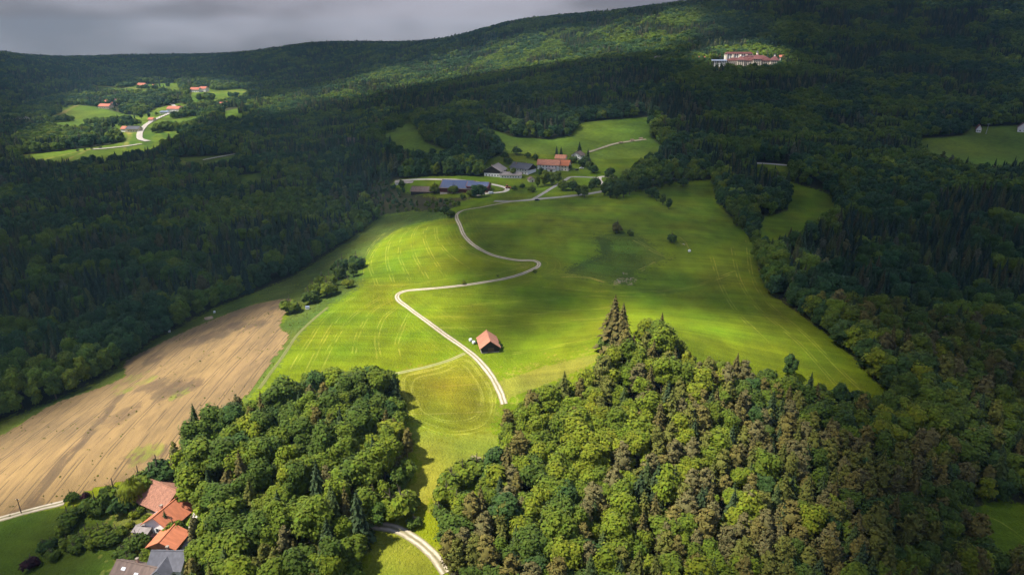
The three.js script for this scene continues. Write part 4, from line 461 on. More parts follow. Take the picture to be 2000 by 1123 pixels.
{ // weeping willow by the garden: hanging strands over an inner mass
  seed = 61; const F = new Faces(), H = 11;
  for (let k = 0; k < 8; k++) { const a = k * 0.8; F.lump(V(Math.cos(a) * 1.9, 7.6 + rr(-0.5, 0.9), Math.sin(a) * 1.9), 2.1, 2, 1, 0.25); }
  for (let k = 0; k < 900; k++) { const a = rr(0, 6.283), q = Math.sqrt(rnd()), r = 4.6 * q, top = H - 3.2 * q * q, d = V(Math.cos(a), 0, Math.sin(a)), y = top - rr(0, 1) ** 1.4 * 6.5 * q; F.quad(V(d.x * r, y, d.z * r), d.clone().add(V(0, 0.25, 0)).addScaledVector(onSphere(), 0.3).normalize(), 0.35, rr(1, 2), V(0, -1, 0), 0.05, V(d.x, 0.6, d.z).normalize()); }
  makeTree('broadleaf', WILLOW[0], WILLOW[1], 1, 2, 'weeping willow with hanging yellow-green strands beside the garden', null, 'willow_tree', { geo: F.geo(), wide: 1 });
}
// ---------- buildings ----------
const noisy = (r, g, b, kx, ky, amt, rough = 0.95) => { const n = 256, d = new Uint8Array(n * n * 4); for (let j = 0; j < n; j++) for (let i = 0; i < n; i++) { const k = 1 + amt * (fbm(i / kx, j / ky, 3) - 0.5) * 2 + amt * 0.7 * (hash2(i, j) - 0.5); d.set([clamp(sC(r * k), 0, 255), clamp(sC(g * k), 0, 255), clamp(sC(b * k), 0, 255), 255], (j * n + i) * 4); } const t = new THREE.DataTexture(d, n, n); t.colorSpace = THREE.SRGBColorSpace; t.wrapS = t.wrapT = THREE.RepeatWrapping; t.repeat.set(0.12, 0.12); t.magFilter = THREE.LinearFilter; t.needsUpdate = true; return new THREE.MeshStandardMaterial({ map: t, roughness: rough }); };
const B = {
  white: noisy(0.76, 0.74, 0.7, 40, 60, 0.12), cream: noisy(0.68, 0.59, 0.46, 40, 60, 0.12), timber: noisy(0.03, 0.022, 0.02, 3, 80, 0.5), redwood: noisy(0.10, 0.022, 0.02, 3, 80, 0.4), greywood: noisy(0.16, 0.13, 0.11, 3, 60, 0.3), brick: noisy(0.26, 0.11, 0.05, 30, 20, 0.25),
  tile: noisy(0.33, 0.14, 0.085, 14, 26, 0.35), orange: noisy(0.36, 0.115, 0.05, 14, 26, 0.22), oldtile: noisy(0.21, 0.095, 0.058, 8, 8, 0.55), farTile: noisy(0.42, 0.14, 0.09, 14, 14, 0.3), slate: noisy(0.075, 0.075, 0.088, 20, 20, 0.3), brown: noisy(0.115, 0.08, 0.065, 16, 30, 0.35), maroon: noisy(0.12, 0.045, 0.043, 20, 20, 0.3), eternit: noisy(0.20, 0.17, 0.16, 20, 30, 0.25), bluegrey: noisy(0.16, 0.19, 0.27, 30, 30, 0.2),
  panel: new THREE.MeshPhysicalMaterial({ color: new THREE.Color().setRGB(0.045, 0.068, 0.15), roughness: 0.25, clearcoat: 0.6 }), frame: mat(0.55, 0.53, 0.5, 0.6), glass: mat(0.03, 0.035, 0.04, 0.15), chimney: mat(0.32, 0.2, 0.15), door: mat(0.09, 0.05, 0.03, 0.8), stone: noisy(0.24, 0.2, 0.16, 20, 20, 0.4), metal: mat(0.35, 0.36, 0.38, 0.4, { metalness: 0.7 }), skylight: mat(0.6, 0.62, 0.65, 0.2), concrete: noisy(0.38, 0.33, 0.28, 20, 20, 0.25),
};
const metreUV = (g) => { const P = g.attributes.position, N = g.attributes.normal, U = new Float32Array(P.count * 2); for (let i = 0; i < P.count; i++) { const nx = Math.abs(N.getX(i)), ny = Math.abs(N.getY(i)), nz = Math.abs(N.getZ(i)); U.set(nx > nz && nx > 0.3 ? [P.getZ(i), P.getY(i)] : nz > 0.5 ? [P.getX(i), P.getY(i)] : [P.getX(i), P.getZ(i)], i * 2); } g.setAttribute('uv', new THREE.BufferAttribute(U, 2)); return g; };
const box = (w, h, d, x = 0, y = 0, z = 0) => metreUV(new THREE.BoxGeometry(w, h, d).translate(x, y, z));
const flat = (g) => { const q = g.index ? g.toNonIndexed() : g; q.computeVertexNormals(); return metreUV(q); };
const gableBody = (w, l, h, rise) => { const s = new THREE.Shape([[-w / 2, 0], [w / 2, 0], [w / 2, h], [0, h + rise], [-w / 2, h]].map((p) => new THREE.Vector2(...p))); return flat(new THREE.ExtrudeGeometry(s, { depth: l, bevelEnabled: false }).translate(0, 0, -l / 2)); };
const roofSlab = (w, l, h, rise, over, side, th = 0.22) => { // one pitched slope as a thick slab
  const L = Math.hypot(w / 2, rise), e = over / (w / 2), x1 = side * (w / 2) * (1 + e), y1 = h - rise * e, n = new THREE.Vector2(rise / L * side, (w / 2) / L), s = new THREE.Shape(), q = [[0, h + rise + 0.03], [x1, y1 + 0.03], [x1 + n.x * th, y1 + 0.03 + n.y * th], [0, h + rise + 0.03 + th / n.y]]; (side < 0 ? q.reverse() : q).forEach((p, i) => (i ? s.lineTo(...p) : s.moveTo(...p)));
  return flat(new THREE.ExtrudeGeometry(s, { depth: l + over * 2, bevelEnabled: false }).translate(0, 0, -l / 2 - over)); };
const winGeo = new Map(), sized = (w, h, d) => { const k = w + '|' + h + '|' + d; if (!winGeo.has(k)) winGeo.set(k, new THREE.BoxGeometry(w, h, d)); return winGeo.get(k); };
function opening(parent, face, w, l, along, y, ww, wh, m, name = 'window') { // set into a wall: frame and pane stand slightly proud
  const g = part(name, sized(ww, wh, 0.16), m, parent), place = { F: [along, y, l / 2, 0], B: [along, y, -l / 2, Math.PI], L: [-w / 2, y, along, -Math.PI / 2], R: [w / 2, y, along, Math.PI / 2] }[face];
  g.position.set(place[0], place[1], place[2]); g.rotation.y = place[3]; if (name === 'window') { const f = part('frame', sized(ww + 0.24, wh + 0.24, 0.1), B.frame, g); f.position.z = 0; } return g;
}
function house(name, label, site, turn, o, category = 'house', group) {
  const { w, l, h, rise, wall = B.white, roof = B.tile, over = 0.6, wins = [], chimney = 0, gable, sink = 0.6, plinth } = o, G = new THREE.Group(); G.name = name; if (turn > 0.78) turn -= Math.PI; // the R side looks towards the valley
  const x = site[0], z = site[1]; let y = Infinity; for (const a of [-1, 0, 1]) for (const b of [-1, 0, 1]) { const c = Math.cos(turn), s = Math.sin(turn), px = a * w / 2, pz = b * l / 2; y = Math.min(y, surf(x + px * c + pz * s, z - px * s + pz * c)); }
  G.position.set(x, y - 0.05 + (o.up ?? 0), z); G.rotation.y = turn;
  const base = o.step ?? 0; // ground falls away: walls go down
  part('wall', gableBody(w, l, h + sink, rise).translate(0, -sink, 0), wall, G);
  if (plinth) part('plinth', box(w + 0.16, plinth + sink, l + 0.16, 0, (plinth - sink) / 2, 0), B.concrete, G);
  if (gable) for (const s of [-1, 1]) { const t = new THREE.Shape([[-w / 2 - 0.02, h * gable[1]], [w / 2 + 0.02, h * gable[1]], [w / 2 + 0.02, h], [0, h + rise], [-w / 2 - 0.02, h]].map((p) => new THREE.Vector2(...p))), g = flat(new THREE.ExtrudeGeometry(t, { depth: 0.14, bevelEnabled: false })); if (s > 0) g.translate(0, 0, l / 2); else g.translate(0, 0, -l / 2 - 0.14); part('gable_boards', g, gable[0], G); }
  const slopes = [-1, 1].map((s) => part('roof', roofSlab(w, l, h, rise, over, s), roof, G));
  part('ridge', box(0.34, 0.16, l + over * 2 + 0.1, 0, h + rise + 0.32, 0), o.ridge ?? roof, slopes[0]);
  for (let k = 0; k < chimney; k++) { const c = part('chimney', box(0.7, 1.6, 0.7, (k % 2 ? 0.18 : -0.16) * w, h + rise * 0.75 + 0.7, (k - (chimney - 1) / 2) * l * 0.4 + 0.12 * l), B.chimney, slopes[0]); part('chimney_cap', box(0.9, 0.12, 0.9, (k % 2 ? 0.18 : -0.16) * w, h + rise * 0.75 + 1.56, (k - (chimney - 1) / 2) * l * 0.4 + 0.12 * l), B.stone, slopes[0]); }
  for (const [face, n, rows, ww = 1, wh = 1.25, y0 = 1.5, gap = 2.7] of wins) { const span = face === 'F' || face === 'B' ? w : l; for (let r = 0; r < rows; r++) for (let k = 0; k < n; k++) opening(G, face, w, l, ((k + 0.5) / n - 0.5) * span * 0.88, y0 + r * gap, ww, wh, B.glass); }
  for (const [face, at, ww, wh] of o.doors ?? []) opening(G, face, w, l, at, wh / 2, ww, wh, B.door, 'door');
  if (o.solar) { const side = o.solar, L = Math.hypot(w / 2, rise), a = Math.atan2(rise, w / 2), nx = Math.floor(l / 2.1), ny = Math.max(2, Math.floor(L / 1.25)); for (let i = 0; i < nx; i++) for (let j = 0; j < ny; j++) { const p = part('solar_panel', sized(L / ny - 0.06, 0.06, l / nx - 0.06), B.panel, slopes[side < 0 ? 0 : 1]), t = (j + 0.5) / ny; p.position.set(side * t * w / 2 + side * Math.sin(a) * 0.34, h + rise * (1 - t) + Math.cos(a) * 0.34, ((i + 0.5) / nx - 0.5) * l); p.rotation.z = -side * a; } }
  if (o.lights) for (const [s, t, zz] of o.lights) { const a = Math.atan2(rise, w / 2), p = part('skylight', sized(0.9, 0.08, 1.3), B.skylight, slopes[s < 0 ? 0 : 1]); p.position.set(s * t * w / 2 + s * Math.sin(a) * 0.34, h + rise * (1 - t) + Math.cos(a) * 0.34, zz); p.rotation.z = -s * a; }
  put(tag(G, label, category, group)); return G;
}
const D = Math.PI / 180;
seed = 5;
house('field_barn', 'lone dark timber barn with a reddish tiled roof beside the winding track', SITE.barn, 10 * D, { w: 8.2, l: 12, h: 3, rise: 3.1, wall: B.timber, roof: B.tile, over: 0.8, plinth: 0.55, doors: [['F', 0.4, 3, 2.6], ['L', 2, 2.4, 2.4]] }, 'barn');
house('old_barn', 'large weathered red roof behind the bottom left houses, half under trees', SITE.old_barn, 62 * D, { w: 12, l: 13, h: 3.6, rise: 4, wall: B.greywood, roof: B.oldtile, over: 0.8, wins: [['L', 3, 1]] }, 'barn');
house('red_house', 'red tiled house between the weathered roof and the orange roof', SITE.red_house, -16 * D, { w: 9.5, l: 12, h: 3.4, rise: 3.4, wall: B.white, roof: B.orange, over: 0.9, wins: [['F', 3, 1], ['L', 4, 1]], chimney: 1, doors: [['F', 1.2, 1.1, 2.1]], lights: [[-1, 0.6, -2], [-1, 0.7, 2.2]] });
house('orange_house', 'brick house with a clean bright orange roof at bottom left', SITE.orange_house, -6 * D, { w: 8.6, l: 7.2, h: 3.6, rise: 2.2, wall: B.brick, roof: B.orange, over: 0.7, wins: [['F', 2, 1, 0.9, 0.9], ['L', 2, 1], ['R', 2, 1]], doors: [['R', 1.5, 1, 2.1]] });
const grey = house('grey_house', 'cross-gabled house with dark grey slate roof at the bottom edge', SITE.grey_house, 88 * D, { w: 8, l: 10, h: 4, rise: 3, wall: B.white, roof: B.slate, over: 0.6, wins: [['F', 2, 1], ['R', 3, 1]], chimney: 1 });
{ const g2 = new THREE.Group(); g2.name = 'cross_wing'; grey.add(g2); g2.position.set(3.4, 0, 0); g2.rotation.y = Math.PI / 2; part('wall', gableBody(5, 7.4, 4.6, 2.1).translate(0, -0.6, 0), B.white, g2); for (const s of [-1, 1]) part('roof', roofSlab(5, 7.4, 4, 2.1, 0.5, s), B.slate, g2); }
house('brown_house', 'long house with dark brown roof and white skylights at the bottom edge', SITE.brown_house, 76 * D, { w: 9, l: 14, h: 3.4, rise: 3, wall: B.cream, roof: B.brown, over: 0.8, wins: [['R', 4, 1], ['L', 4, 1]], lights: [[1, 0.35, 4], [1, 0.5, -1]], chimney: 1 });
house('garden_shed', 'small pale-roofed shed between the garden and the orange roof', SITE.shed, 78 * D, { w: 4, l: 5.4, h: 2.1, rise: 0.7, wall: B.greywood, roof: B.eternit, over: 0.3, doors: [['F', 0, 1, 1.9]] }, 'shed');
// the farm
house('solar_barn', 'big dark red barn with blue solar panels covering its roof', SITE.solar_barn, 78 * D, { w: 22, l: 30, h: 6.5, rise: 5.5, wall: B.redwood, roof: B.brown, over: 1, solar: 1, plinth: 2.4, doors: [['R', -6, 4, 4], ['R', 6, 4, 4]] }, 'barn');
house('solar_wing', 'lower dark red barn with a strip of blue panels right of the big one', SITE.solar_wing, 80 * D, { w: 14, l: 20, h: 6, rise: 3, wall: B.redwood, roof: B.maroon, over: 0.8, solar: 1, plinth: 1.2, doors: [['R', 0, 4, 3.6]] }, 'barn');
house('long_barn', 'long low barn with dark brown roof left of the solar panels', SITE.long_barn, 82 * D, { w: 15, l: 36, h: 4, rise: 3.2, wall: B.timber, roof: B.brown, over: 1, doors: [['R', -9, 4, 3], ['R', 4, 4, 3]] }, 'barn');
house('small_shed', 'small white shed with grey roof at the left end of the farm', SITE.small_shed, 80 * D, { w: 7, l: 18, h: 3, rise: 1.4, wall: B.white, roof: B.eternit, over: 0.6, wins: [['R', 3, 1]] }, 'shed');
house('farmhouse', 'white farmhouse with a dark boarded gable facing the meadow', SITE.farmhouse_a, -16 * D, { w: 17, l: 20, h: 6, rise: 4.8, wall: B.white, roof: B.eternit, over: 1.4, gable: [B.timber, 0.62], wins: [['F', 5, 1, 1.1, 1.3, 1.6], ['R', 5, 2], ['L', 5, 2]], chimney: 1 });
house('farmhouse', 'white farmhouse with black slate roof and wooden balcony gable', SITE.farmhouse_b, 52 * D, { w: 14, l: 22, h: 6, rise: 4, wall: B.white, roof: B.slate, over: 1.4, gable: [B.timber, 0.75], wins: [['F', 4, 1, 1.1, 1.3, 1.6], ['R', 6, 2], ['L', 6, 1]], chimney: 2 });
house('farm_wing', 'long low white wing in front of the white farmhouses', SITE.farm_wing, 84 * D, { w: 8, l: 21, h: 3.4, rise: 2.2, wall: B.white, roof: B.eternit, over: 0.8, wins: [['R', 7, 1]] });
house('red_farmhouse', 'long white farmhouse with red tiled roof, left one of the joined pair', SITE.red_farm_a, 78 * D, { w: 11, l: 22, h: 6, rise: 4.2, wall: B.white, roof: B.tile, over: 0.9, wins: [['R', 6, 2], ['F', 2, 2]], chimney: 1 });
house('red_farmhouse', 'farmhouse with brighter orange-red roof, right one of the joined pair', SITE.red_farm_b, 70 * D, { w: 12, l: 16, h: 6, rise: 4.2, wall: B.cream, roof: B.orange, over: 0.9, wins: [['R', 4, 2], ['F', 2, 2]], chimney: 1 });
house('red_cottage', 'small red-roofed cottage behind the joined red farmhouses', SITE.red_cottage, 70 * D, { w: 8, l: 11, h: 3.6, rise: 3, wall: B.cream, roof: B.tile, over: 0.7, wins: [['R', 3, 1], ['B', 2, 1]] });
house('white_house', 'white house with dark grey roof highest above the farm', SITE.white_house, -28 * D, { w: 11, l: 11, h: 5.4, rise: 3.2, wall: B.white, roof: B.brown, over: 1, wins: [['F', 3, 2], ['R', 3, 2], ['L', 3, 2]], chimney: 1 });
house('garden_hut', 'little timber hut with dark roof below the farmhouses', SITE.hut, 15 * D, { w: 6, l: 7, h: 2.6, rise: 2, wall: B.cream, roof: B.brown, over: 0.6, doors: [['F', 0, 1, 2]] }, 'hut');
house('garage', 'small grey-roofed garage in front of the red farmhouses', SITE.garage, 75 * D, { w: 6, l: 8, h: 2.8, rise: 1.2, wall: B.white, roof: B.eternit, over: 0.4, doors: [['R', 0, 2.6, 2.2]] }, 'garage');
// distant houses
const far = (key, label, turn, w, l, h, rise, roof, wall, name = 'village_house') => house(name, label, SITE[key], turn * D, { w, l, h, rise, wall, roof, over: 1, sink: 2, wins: [['R', 4, 1, 1.4, 1.5], ['F', 2, 1, 1.4, 1.5], ['L', 3, 1, 1.4, 1.5]], chimney: 1 }, 'house', 'houses of the distant village');
far('v1', 'front red-roofed farmhouse of the far village cluster on the left meadow', 75, 15, 30, 5, 5, B.farTile, B.cream); far('v2', 'red roof behind the front farmhouse of the left village cluster', 80, 13, 24, 6, 5, B.farTile, B.white); far('v3', 'long white house with red roof right in the left village cluster', 82, 13, 28, 8, 4.5, B.maroon, B.white); far('v4', 'small white house at the right end of the left village cluster', 80, 9, 11, 5, 3, B.eternit, B.white);
far('v5', 'red-roofed farm highest on the far left meadow below the ridge', 80, 13, 24, 6, 5, B.farTile, B.cream); far('v6', 'small white house right of the highest far farm', 60, 10, 13, 5, 3.5, B.farTile, B.white); far('v7', 'long white farmhouse with red roof on the right far meadow', 78, 14, 26, 7, 5, B.farTile, B.white); far('v8', 'taller white house joined to the long farmhouse on the right far meadow', 72, 14, 22, 8, 5, B.farTile, B.white);
far('v9', 'red-roofed cottage left of the pair at the right end of the far valley', 78, 11, 18, 5, 4, B.farTile, B.white); far('v10', 'red-roofed cottage right of the pair at the right end of the far valley', 78, 11, 14, 5, 4, B.farTile, B.cream); far('v11', 'large red-roofed farm at the top of the white village road', 76, 15, 32, 7, 5, B.farTile, B.white); far('v12', 'low pale blue-grey sheds left of the farm at the village road', 78, 10, 20, 4, 2, B.bluegrey, B.white, 'village_shed'); far('v13', 'brown barn right of the farm at the village road', 70, 12, 18, 5, 4, B.maroon, B.timber, 'village_barn');
far('v14', 'barn with dark slate roof beside the bend of the white road', 82, 12, 22, 5, 4, B.slate, B.cream, 'village_barn'); far('v15', 'small brown hut left of the slate-roofed barn in the valley', 75, 8, 13, 4, 3, B.maroon, B.timber, 'village_hut'); far('v16', 'small house between the brown hut and the slate-roofed barn', 60, 9, 12, 5, 3.5, B.farTile, B.white); far('v17', 'tiny red roof by the trees above the white road', 70, 8, 12, 4, 3, B.farTile, B.cream); far('v18', 'red-roofed house at the far left edge of the picture', 80, 12, 22, 6, 4, B.farTile, B.white); far('v19', 'low grey-roofed house second from the left edge of the picture', 80, 12, 24, 5, 3, B.eternit, B.white); far('v20', 'small brown barn left below the long far farmhouse', 60, 10, 16, 4, 3, B.maroon, B.timber, 'village_barn');
far('forest_house', 'brown roof peeping out of the forest left of the farm', 75, 11, 16, 8, 4, B.brown, B.timber, 'forest_house'); far('hotel_cottage', 'small white house with red roof left of the hotel', 60, 9, 12, 9, 4, B.farTile, B.white, 'cottage'); far('hotel_house', 'small red-roofed white house right of the hotel', 60, 8, 10, 10, 3, B.farTile, B.white, 'cottage'); far('hotel_hut', 'tiny cream house lowest on the right of the hotel', 70, 8, 8, 7, 3, B.farTile, B.cream, 'cottage'); far('hill_house', 'left one of two white houses among trees left of the hotel', 60, 9, 11, 10, 3, B.eternit, B.white, 'cottage'); far('hill_house_b', 'right one of two white houses among trees left of the hotel', 60, 9, 12, 10, 3, B.eternit, B.white, 'cottage');
far('right_house', 'white gabled house with red roof cut by the right edge of the picture', -35, 10, 12, 6, 5, B.maroon, B.white, 'gabled_house'); far('right_hut', 'slim white house among dark trees above the right meadow', -25, 5, 8, 5, 4, B.maroon, B.white, 'cottage');
{ // the hotel on the wooded hillside
  const G = new THREE.Group(); G.name = 'hotel'; const [x, z] = SITE.hotel; G.position.set(x, surf(x, z) - 1, z); G.rotation.y = -14 * D;
  const win = (p, xs, ys, zf, w = 1.7, h = 2) => { for (const yy of ys) for (const xx of xs) { const g = part('window', sized(w, h, 0.5), B.glass, p); g.position.set(xx, yy, zf); } };
  const row = (a, b, n) => Array.from({ length: n }, (_, k) => lerp(a, b, (k + 0.5) / n));
  const hip = (name, w, d, h, m, p, X, Y, Z, top = 0.55) => { const g = new THREE.CylinderGeometry(0.5 * Math.SQRT2 * top, 0.5 * Math.SQRT2, h, 4, 1).rotateY(Math.PI / 4).scale(w, 1, d).translate(X, Y + h / 2, Z); return part(name, flat(g), m, p); };
  const wing = (name, X, Z, w, d, h, rh, wallM, roofM, top) => { const q = new THREE.Group(); q.name = name; q.position.set(X, 0, Z); G.add(q); part('wall', box(w, h + 8, d, 0, h / 2 - 4, 0), wallM, q); hip('roof', w + 2, d + 2, rh, roofM, q, 0, h + 0.02, 0, top); return q; };
  const mainW = wing('main_wing', -4, 0, 84, 15, 12.5, 5, B.cream, B.maroon, 0.72); win(mainW, row(-41, 41, 24), [2, 5, 8, 11], 7.5); win(mainW, row(-40, 40, 16), [14.4], 6.6, 1.4, 1.6);
  for (const xx of row(-40, 40, 16)) part('dormer', box(2.2, 2.4, 3, xx, 14.4, 5), B.maroon, mainW);
  for (const yy of [3.4, 6.4, 9.4]) part('balcony', box(30, 0.35, 1.6, -24, yy, 8.3), B.frame, mainW);
  const rear = wing('rear_block', -22, -34, 50, 14, 24, 3.6, B.white, B.maroon, 0.8); win(rear, row(-24, 24, 12), [8, 11, 14, 17, 20, 22.8], 7, 2.2, 1.9); for (const xx of row(-24, 24, 12).filter((_, k) => k % 3 === 0)) part('balcony_stack', box(2.8, 18, 1.2, xx, 14, 7.6), B.cream, rear);
  const midB = wing('middle_block', 6, -18, 46, 13, 17, 4.6, B.cream, B.maroon, 0.6); win(midB, row(-22, 22, 14), [12, 15], 6.5); part('roof_panels', box(22, 0.3, 4, -8, 20.2, 4.2), B.bluegrey, midB);
  const low = wing('side_wing', -58, 3, 28, 14, 12, 2.2, B.white, B.bluegrey, 0.85); win(low, row(-13, 13, 9), [2, 5, 8, 10.6], 7, 1.8, 1.9);
  const tower = wing('entrance_tower', 8, 1.2, 14, 17, 15, 8, B.cream, B.maroon, 0.2); win(tower, row(-6, 6, 4), [2, 5, 8, 11, 13.6], 8.5); const lan = part('lantern', new THREE.CylinderGeometry(1.8, 2.1, 4, 8).translate(0, 24.4, 0), B.cream, tower); part('cupola', new THREE.LatheGeometry([[2.3, 0], [2, 1], [1, 2], [0.3, 2.6], [0.05, 4.4]].map((p) => new THREE.Vector2(...p)), 10).translate(0, 26.4, 0), B.slate, lan);
  const gab = wing('left_gable', -20, 1.2, 12, 17, 13.5, 6.5, B.cream, B.maroon, 0.15); win(gab, row(-5, 5, 3), [2, 5, 8, 11], 8.5); part('lantern', new THREE.CylinderGeometry(0.9, 1.3, 3, 8).translate(0, 21, 0), B.white, gab);
  const pav = wing('end_pavilion', 38, 1, 15, 18, 13, 7, B.cream, B.maroon, 0.16); win(pav, row(-6, 6, 4), [2, 5, 8, 11], 9); const l2 = part('lantern', new THREE.CylinderGeometry(1.1, 1.4, 3, 8).translate(0, 21, 0), B.white, pav); part('cupola', new THREE.ConeGeometry(1.6, 2.6, 8).translate(0, 23.7, 0), B.slate, l2);
  put(tag(G, 'long cream hotel with red roofs, towers and many windows on the wooded hillside', 'hotel'));
}
// ---------- vehicles and small things ----------
function car(label, site, turn, paint, van = false, category = 'car') {
  const G = new THREE.Group(); G.name = van ? 'van' : 'car'; G.position.set(site[0], surf(site[0], site[1]) + 0.2, site[1]); G.rotation.y = turn;
  const H = van ? [[-2.4, 0.35], [2.4, 0.35], [2.4, 1.0], [2.0, 1.25], [1.4, 2.1], [-2.35, 2.15], [-2.4, 1]] : [[-2.1, 0.32], [2.1, 0.32], [2.15, 0.75], [1.3, 0.95], [0.6, 1.42], [-1.2, 1.45], [-2.0, 1.0]];
  part('body', flat(new THREE.ExtrudeGeometry(new THREE.Shape(H.map((p) => new THREE.Vector2(...p))), { depth: 1.6, bevelEnabled: true, bevelSize: 0.08, bevelThickness: 0.08, bevelSegments: 1 }).translate(0, 0, -0.8)), paint, G);
  const gl = part('windscreen', sized(0.06, 0.62, 1.4), B.glass, G); gl.position.set(van ? 1.74 : 1.0, van ? 1.68 : 1.22, 0); gl.rotation.z = 0.7; for (const s of [-1, 1]) { const w = part('side_window', sized(van ? 1 : 1.6, 0.4, 0.04), B.glass, G); w.position.set(van ? 0.9 : -0.3, van ? 1.6 : 1.18, s * 0.9); }
  for (const a of [-1.35, 1.35]) for (const s of [-1, 1]) { const w = part('wheel', tyreGeo, tyreMat, G); w.position.set(a, 0.33, s * 0.78); const r = part('rim', rimGeo, B.metal, w); r.position.z = s * 0.02; }
  put(tag(G, label, category)); return G;
}
const tyreGeo = new THREE.CylinderGeometry(0.33, 0.33, 0.22, 12).rotateX(Math.PI / 2), rimGeo = new THREE.CylinderGeometry(0.19, 0.19, 0.23, 10).rotateX(Math.PI / 2), tyreMat = mat(0.02, 0.02, 0.02, 0.9), paintDark = mat(0.015, 0.017, 0.022, 0.3), paintWhite = mat(0.65, 0.65, 0.65, 0.35), paintOrange = mat(0.45, 0.1, 0.03, 0.5);
car('dark car driving on the country road below the farm', SITE.car, 0.12, paintDark); car('white van parked right of the solar barn', SITE.van, 0.5, paintWhite, true, 'van'); car('white car parked in the yard right of the red farmhouses', SITE.parked, 0.2, paintWhite); car('dark car parked in the yard right of the red farmhouses', SITE.parked_b, 0.4, paintDark);
{ const [x, z] = SITE.trailer, G = new THREE.Group(); G.name = 'trailer'; G.position.set(x, surf(x, z), z); G.rotation.y = 0.1; part('bed', box(10, 1.4, 2.5, 0, 1.5, 0), B.white, G); part('cover', flat(new THREE.CylinderGeometry(1.25, 1.25, 10, 10, 1, false, 0, Math.PI).rotateZ(Math.PI / 2).rotateX(-Math.PI / 2).translate(0, 2.2, 0)), paintWhite, G); for (const a of [-3, -2, 3]) for (const s of [-1, 1]) { const w = part('wheel', tyreGeo, tyreMat, G); w.scale.set(1.6, 1.6, 1.3); w.position.set(a, 0.55, s * 1.1); } put(tag(G, 'long white covered trailer in front of the solar barn', 'trailer')); }
{ const [x, z] = SITE.loader, G = new THREE.Group(); G.name = 'loader'; G.position.set(x, surf(x, z) + 0.15, z); G.rotation.y = 0.3; part('body', box(3.4, 1.1, 1.7, 0, 1.2, 0), paintOrange, G); part('cab', box(1.5, 1.5, 1.5, -0.4, 2.5, 0), B.glass, G); part('cab_roof', box(1.7, 0.14, 1.7, -0.4, 3.32, 0), paintOrange, G); part('bucket', flat(new THREE.CylinderGeometry(0.7, 0.7, 2.2, 8, 1, false, 0, 4).rotateX(Math.PI / 2).translate(3, 0.75, 0)), paintOrange, G); for (const s of [-1, 1]) part('lift_arm', box(2, 0.25, 0.2, 2, 1.2, s * 0.6), paintOrange, G); for (const a of [-1.1, 1.2]) for (const s of [-1, 1]) { const w = part('wheel', tyreGeo, tyreMat, G); w.scale.set(2, 2, 1.8); w.position.set(a, 0.6, s * 0.95); } put(tag(G, 'orange wheel loader at the bend of the yard road', 'loader')); }
const logGeo = new THREE.CylinderGeometry(0.24, 0.27, 4.5, 8).rotateZ(Math.PI / 2), logMat = noisy(0.3, 0.22, 0.14, 40, 6, 0.4);
const logPile = (site, turn, n, label) => { const [x, z] = site, G = new THREE.Group(); G.name = 'log_pile'; G.position.set(x, surf(x, z) + 0.2, z); G.rotation.y = turn; for (let r = 0, c = 0; c < n; r++) for (let k = 0; k < 6 - r && c < n; k++, c++) { const l = part('log', logGeo, logMat, G); l.position.set(rr(-0.25, 0.25), 0.25 + r * 0.44, (k - (5 - r) / 2) * 0.53); l.rotation.x = rr(0, 6); } put(tag(G, label, 'log pile', 'log piles')); };
logPile(SITE.logs_a, 0.3, 15, 'lowest of the log piles along the hill track'); logPile(SITE.logs_b, 0.3, 18, 'middle one of the log piles along the hill track'); logPile(SITE.logs_c, 0.25, 18, 'log pile nearest the forest on the hill track'); logPile(SITE.logs_d, 0.5, 9, 'small log pile on the grass above the brown field');
const bale = (site, label, r = 0.75) => { const [x, z] = site, g = new THREE.LatheGeometry([[0, -0.62], [r * 0.8, -0.62], [r, -0.45], [r, 0.45], [r * 0.8, 0.62], [0, 0.62]].map((p) => new THREE.Vector2(...p)), 18).rotateZ(Math.PI / 2).rotateY(0.6).translate(0, r, 0), o = new THREE.Mesh(g, paintWhite); o.name = 'wrapped_bale'; o.position.set(x, surf(x, z) - 0.05, z); put(tag(o, label, 'bale')); };
bale(SITE.bale_a, 'white wrapped bale alone on the upper right meadow', 0.9); bale(SITE.bale_b, 'white wrapped bale on the grass left of the brown field', 0.75); bale(SITE.bale_c, 'white wrapped bale beside the small log pile', 0.7); bale(SITE.stone_a, 'further one of two white wrapped bales left of the field barn', 0.85); bale(SITE.stone_b, 'nearer one of two white wrapped bales left of the field barn', 0.85);
{ const [x, z] = SITE.hive, G = new THREE.Group(); G.name = 'bee_house'; G.position.set(x, surf(x, z), z); part('body', box(2, 1.3, 1.2, 0, 0.95, 0), B.white, G); part('lid', box(2.3, 0.14, 1.5, 0, 1.7, 0), B.bluegrey, G); for (const a of [-0.8, 0.8]) for (const s of [-0.4, 0.4]) part('leg', box(0.12, 0.4, 0.12, a, 0.16, s), B.greywood, G); put(tag(G, 'small white box hut on legs below the hedge', 'hut')); }
{ const [x, z] = SITE.mast, G = new THREE.Group(); G.name = 'lift_mast'; G.position.set(x, surf(x, z), z); G.rotation.y = 0.4; const p = part('pole', new THREE.CylinderGeometry(0.22, 0.42, 13, 8).translate(0, 6.5, 0).rotateZ(-0.12), B.metal, G); part('cross_arm', box(5, 0.4, 0.4, 1.55, 12.8, 0), B.metal, G); for (const s of [-1, 1]) part('pulley', new THREE.CylinderGeometry(0.4, 0.4, 0.2, 12).rotateX(Math.PI / 2).translate(1.55 + s * 2.2, 12.4, 0), B.metal, G); put(tag(G, 'grey T-shaped ski lift mast above the right meadow', 'mast')); }
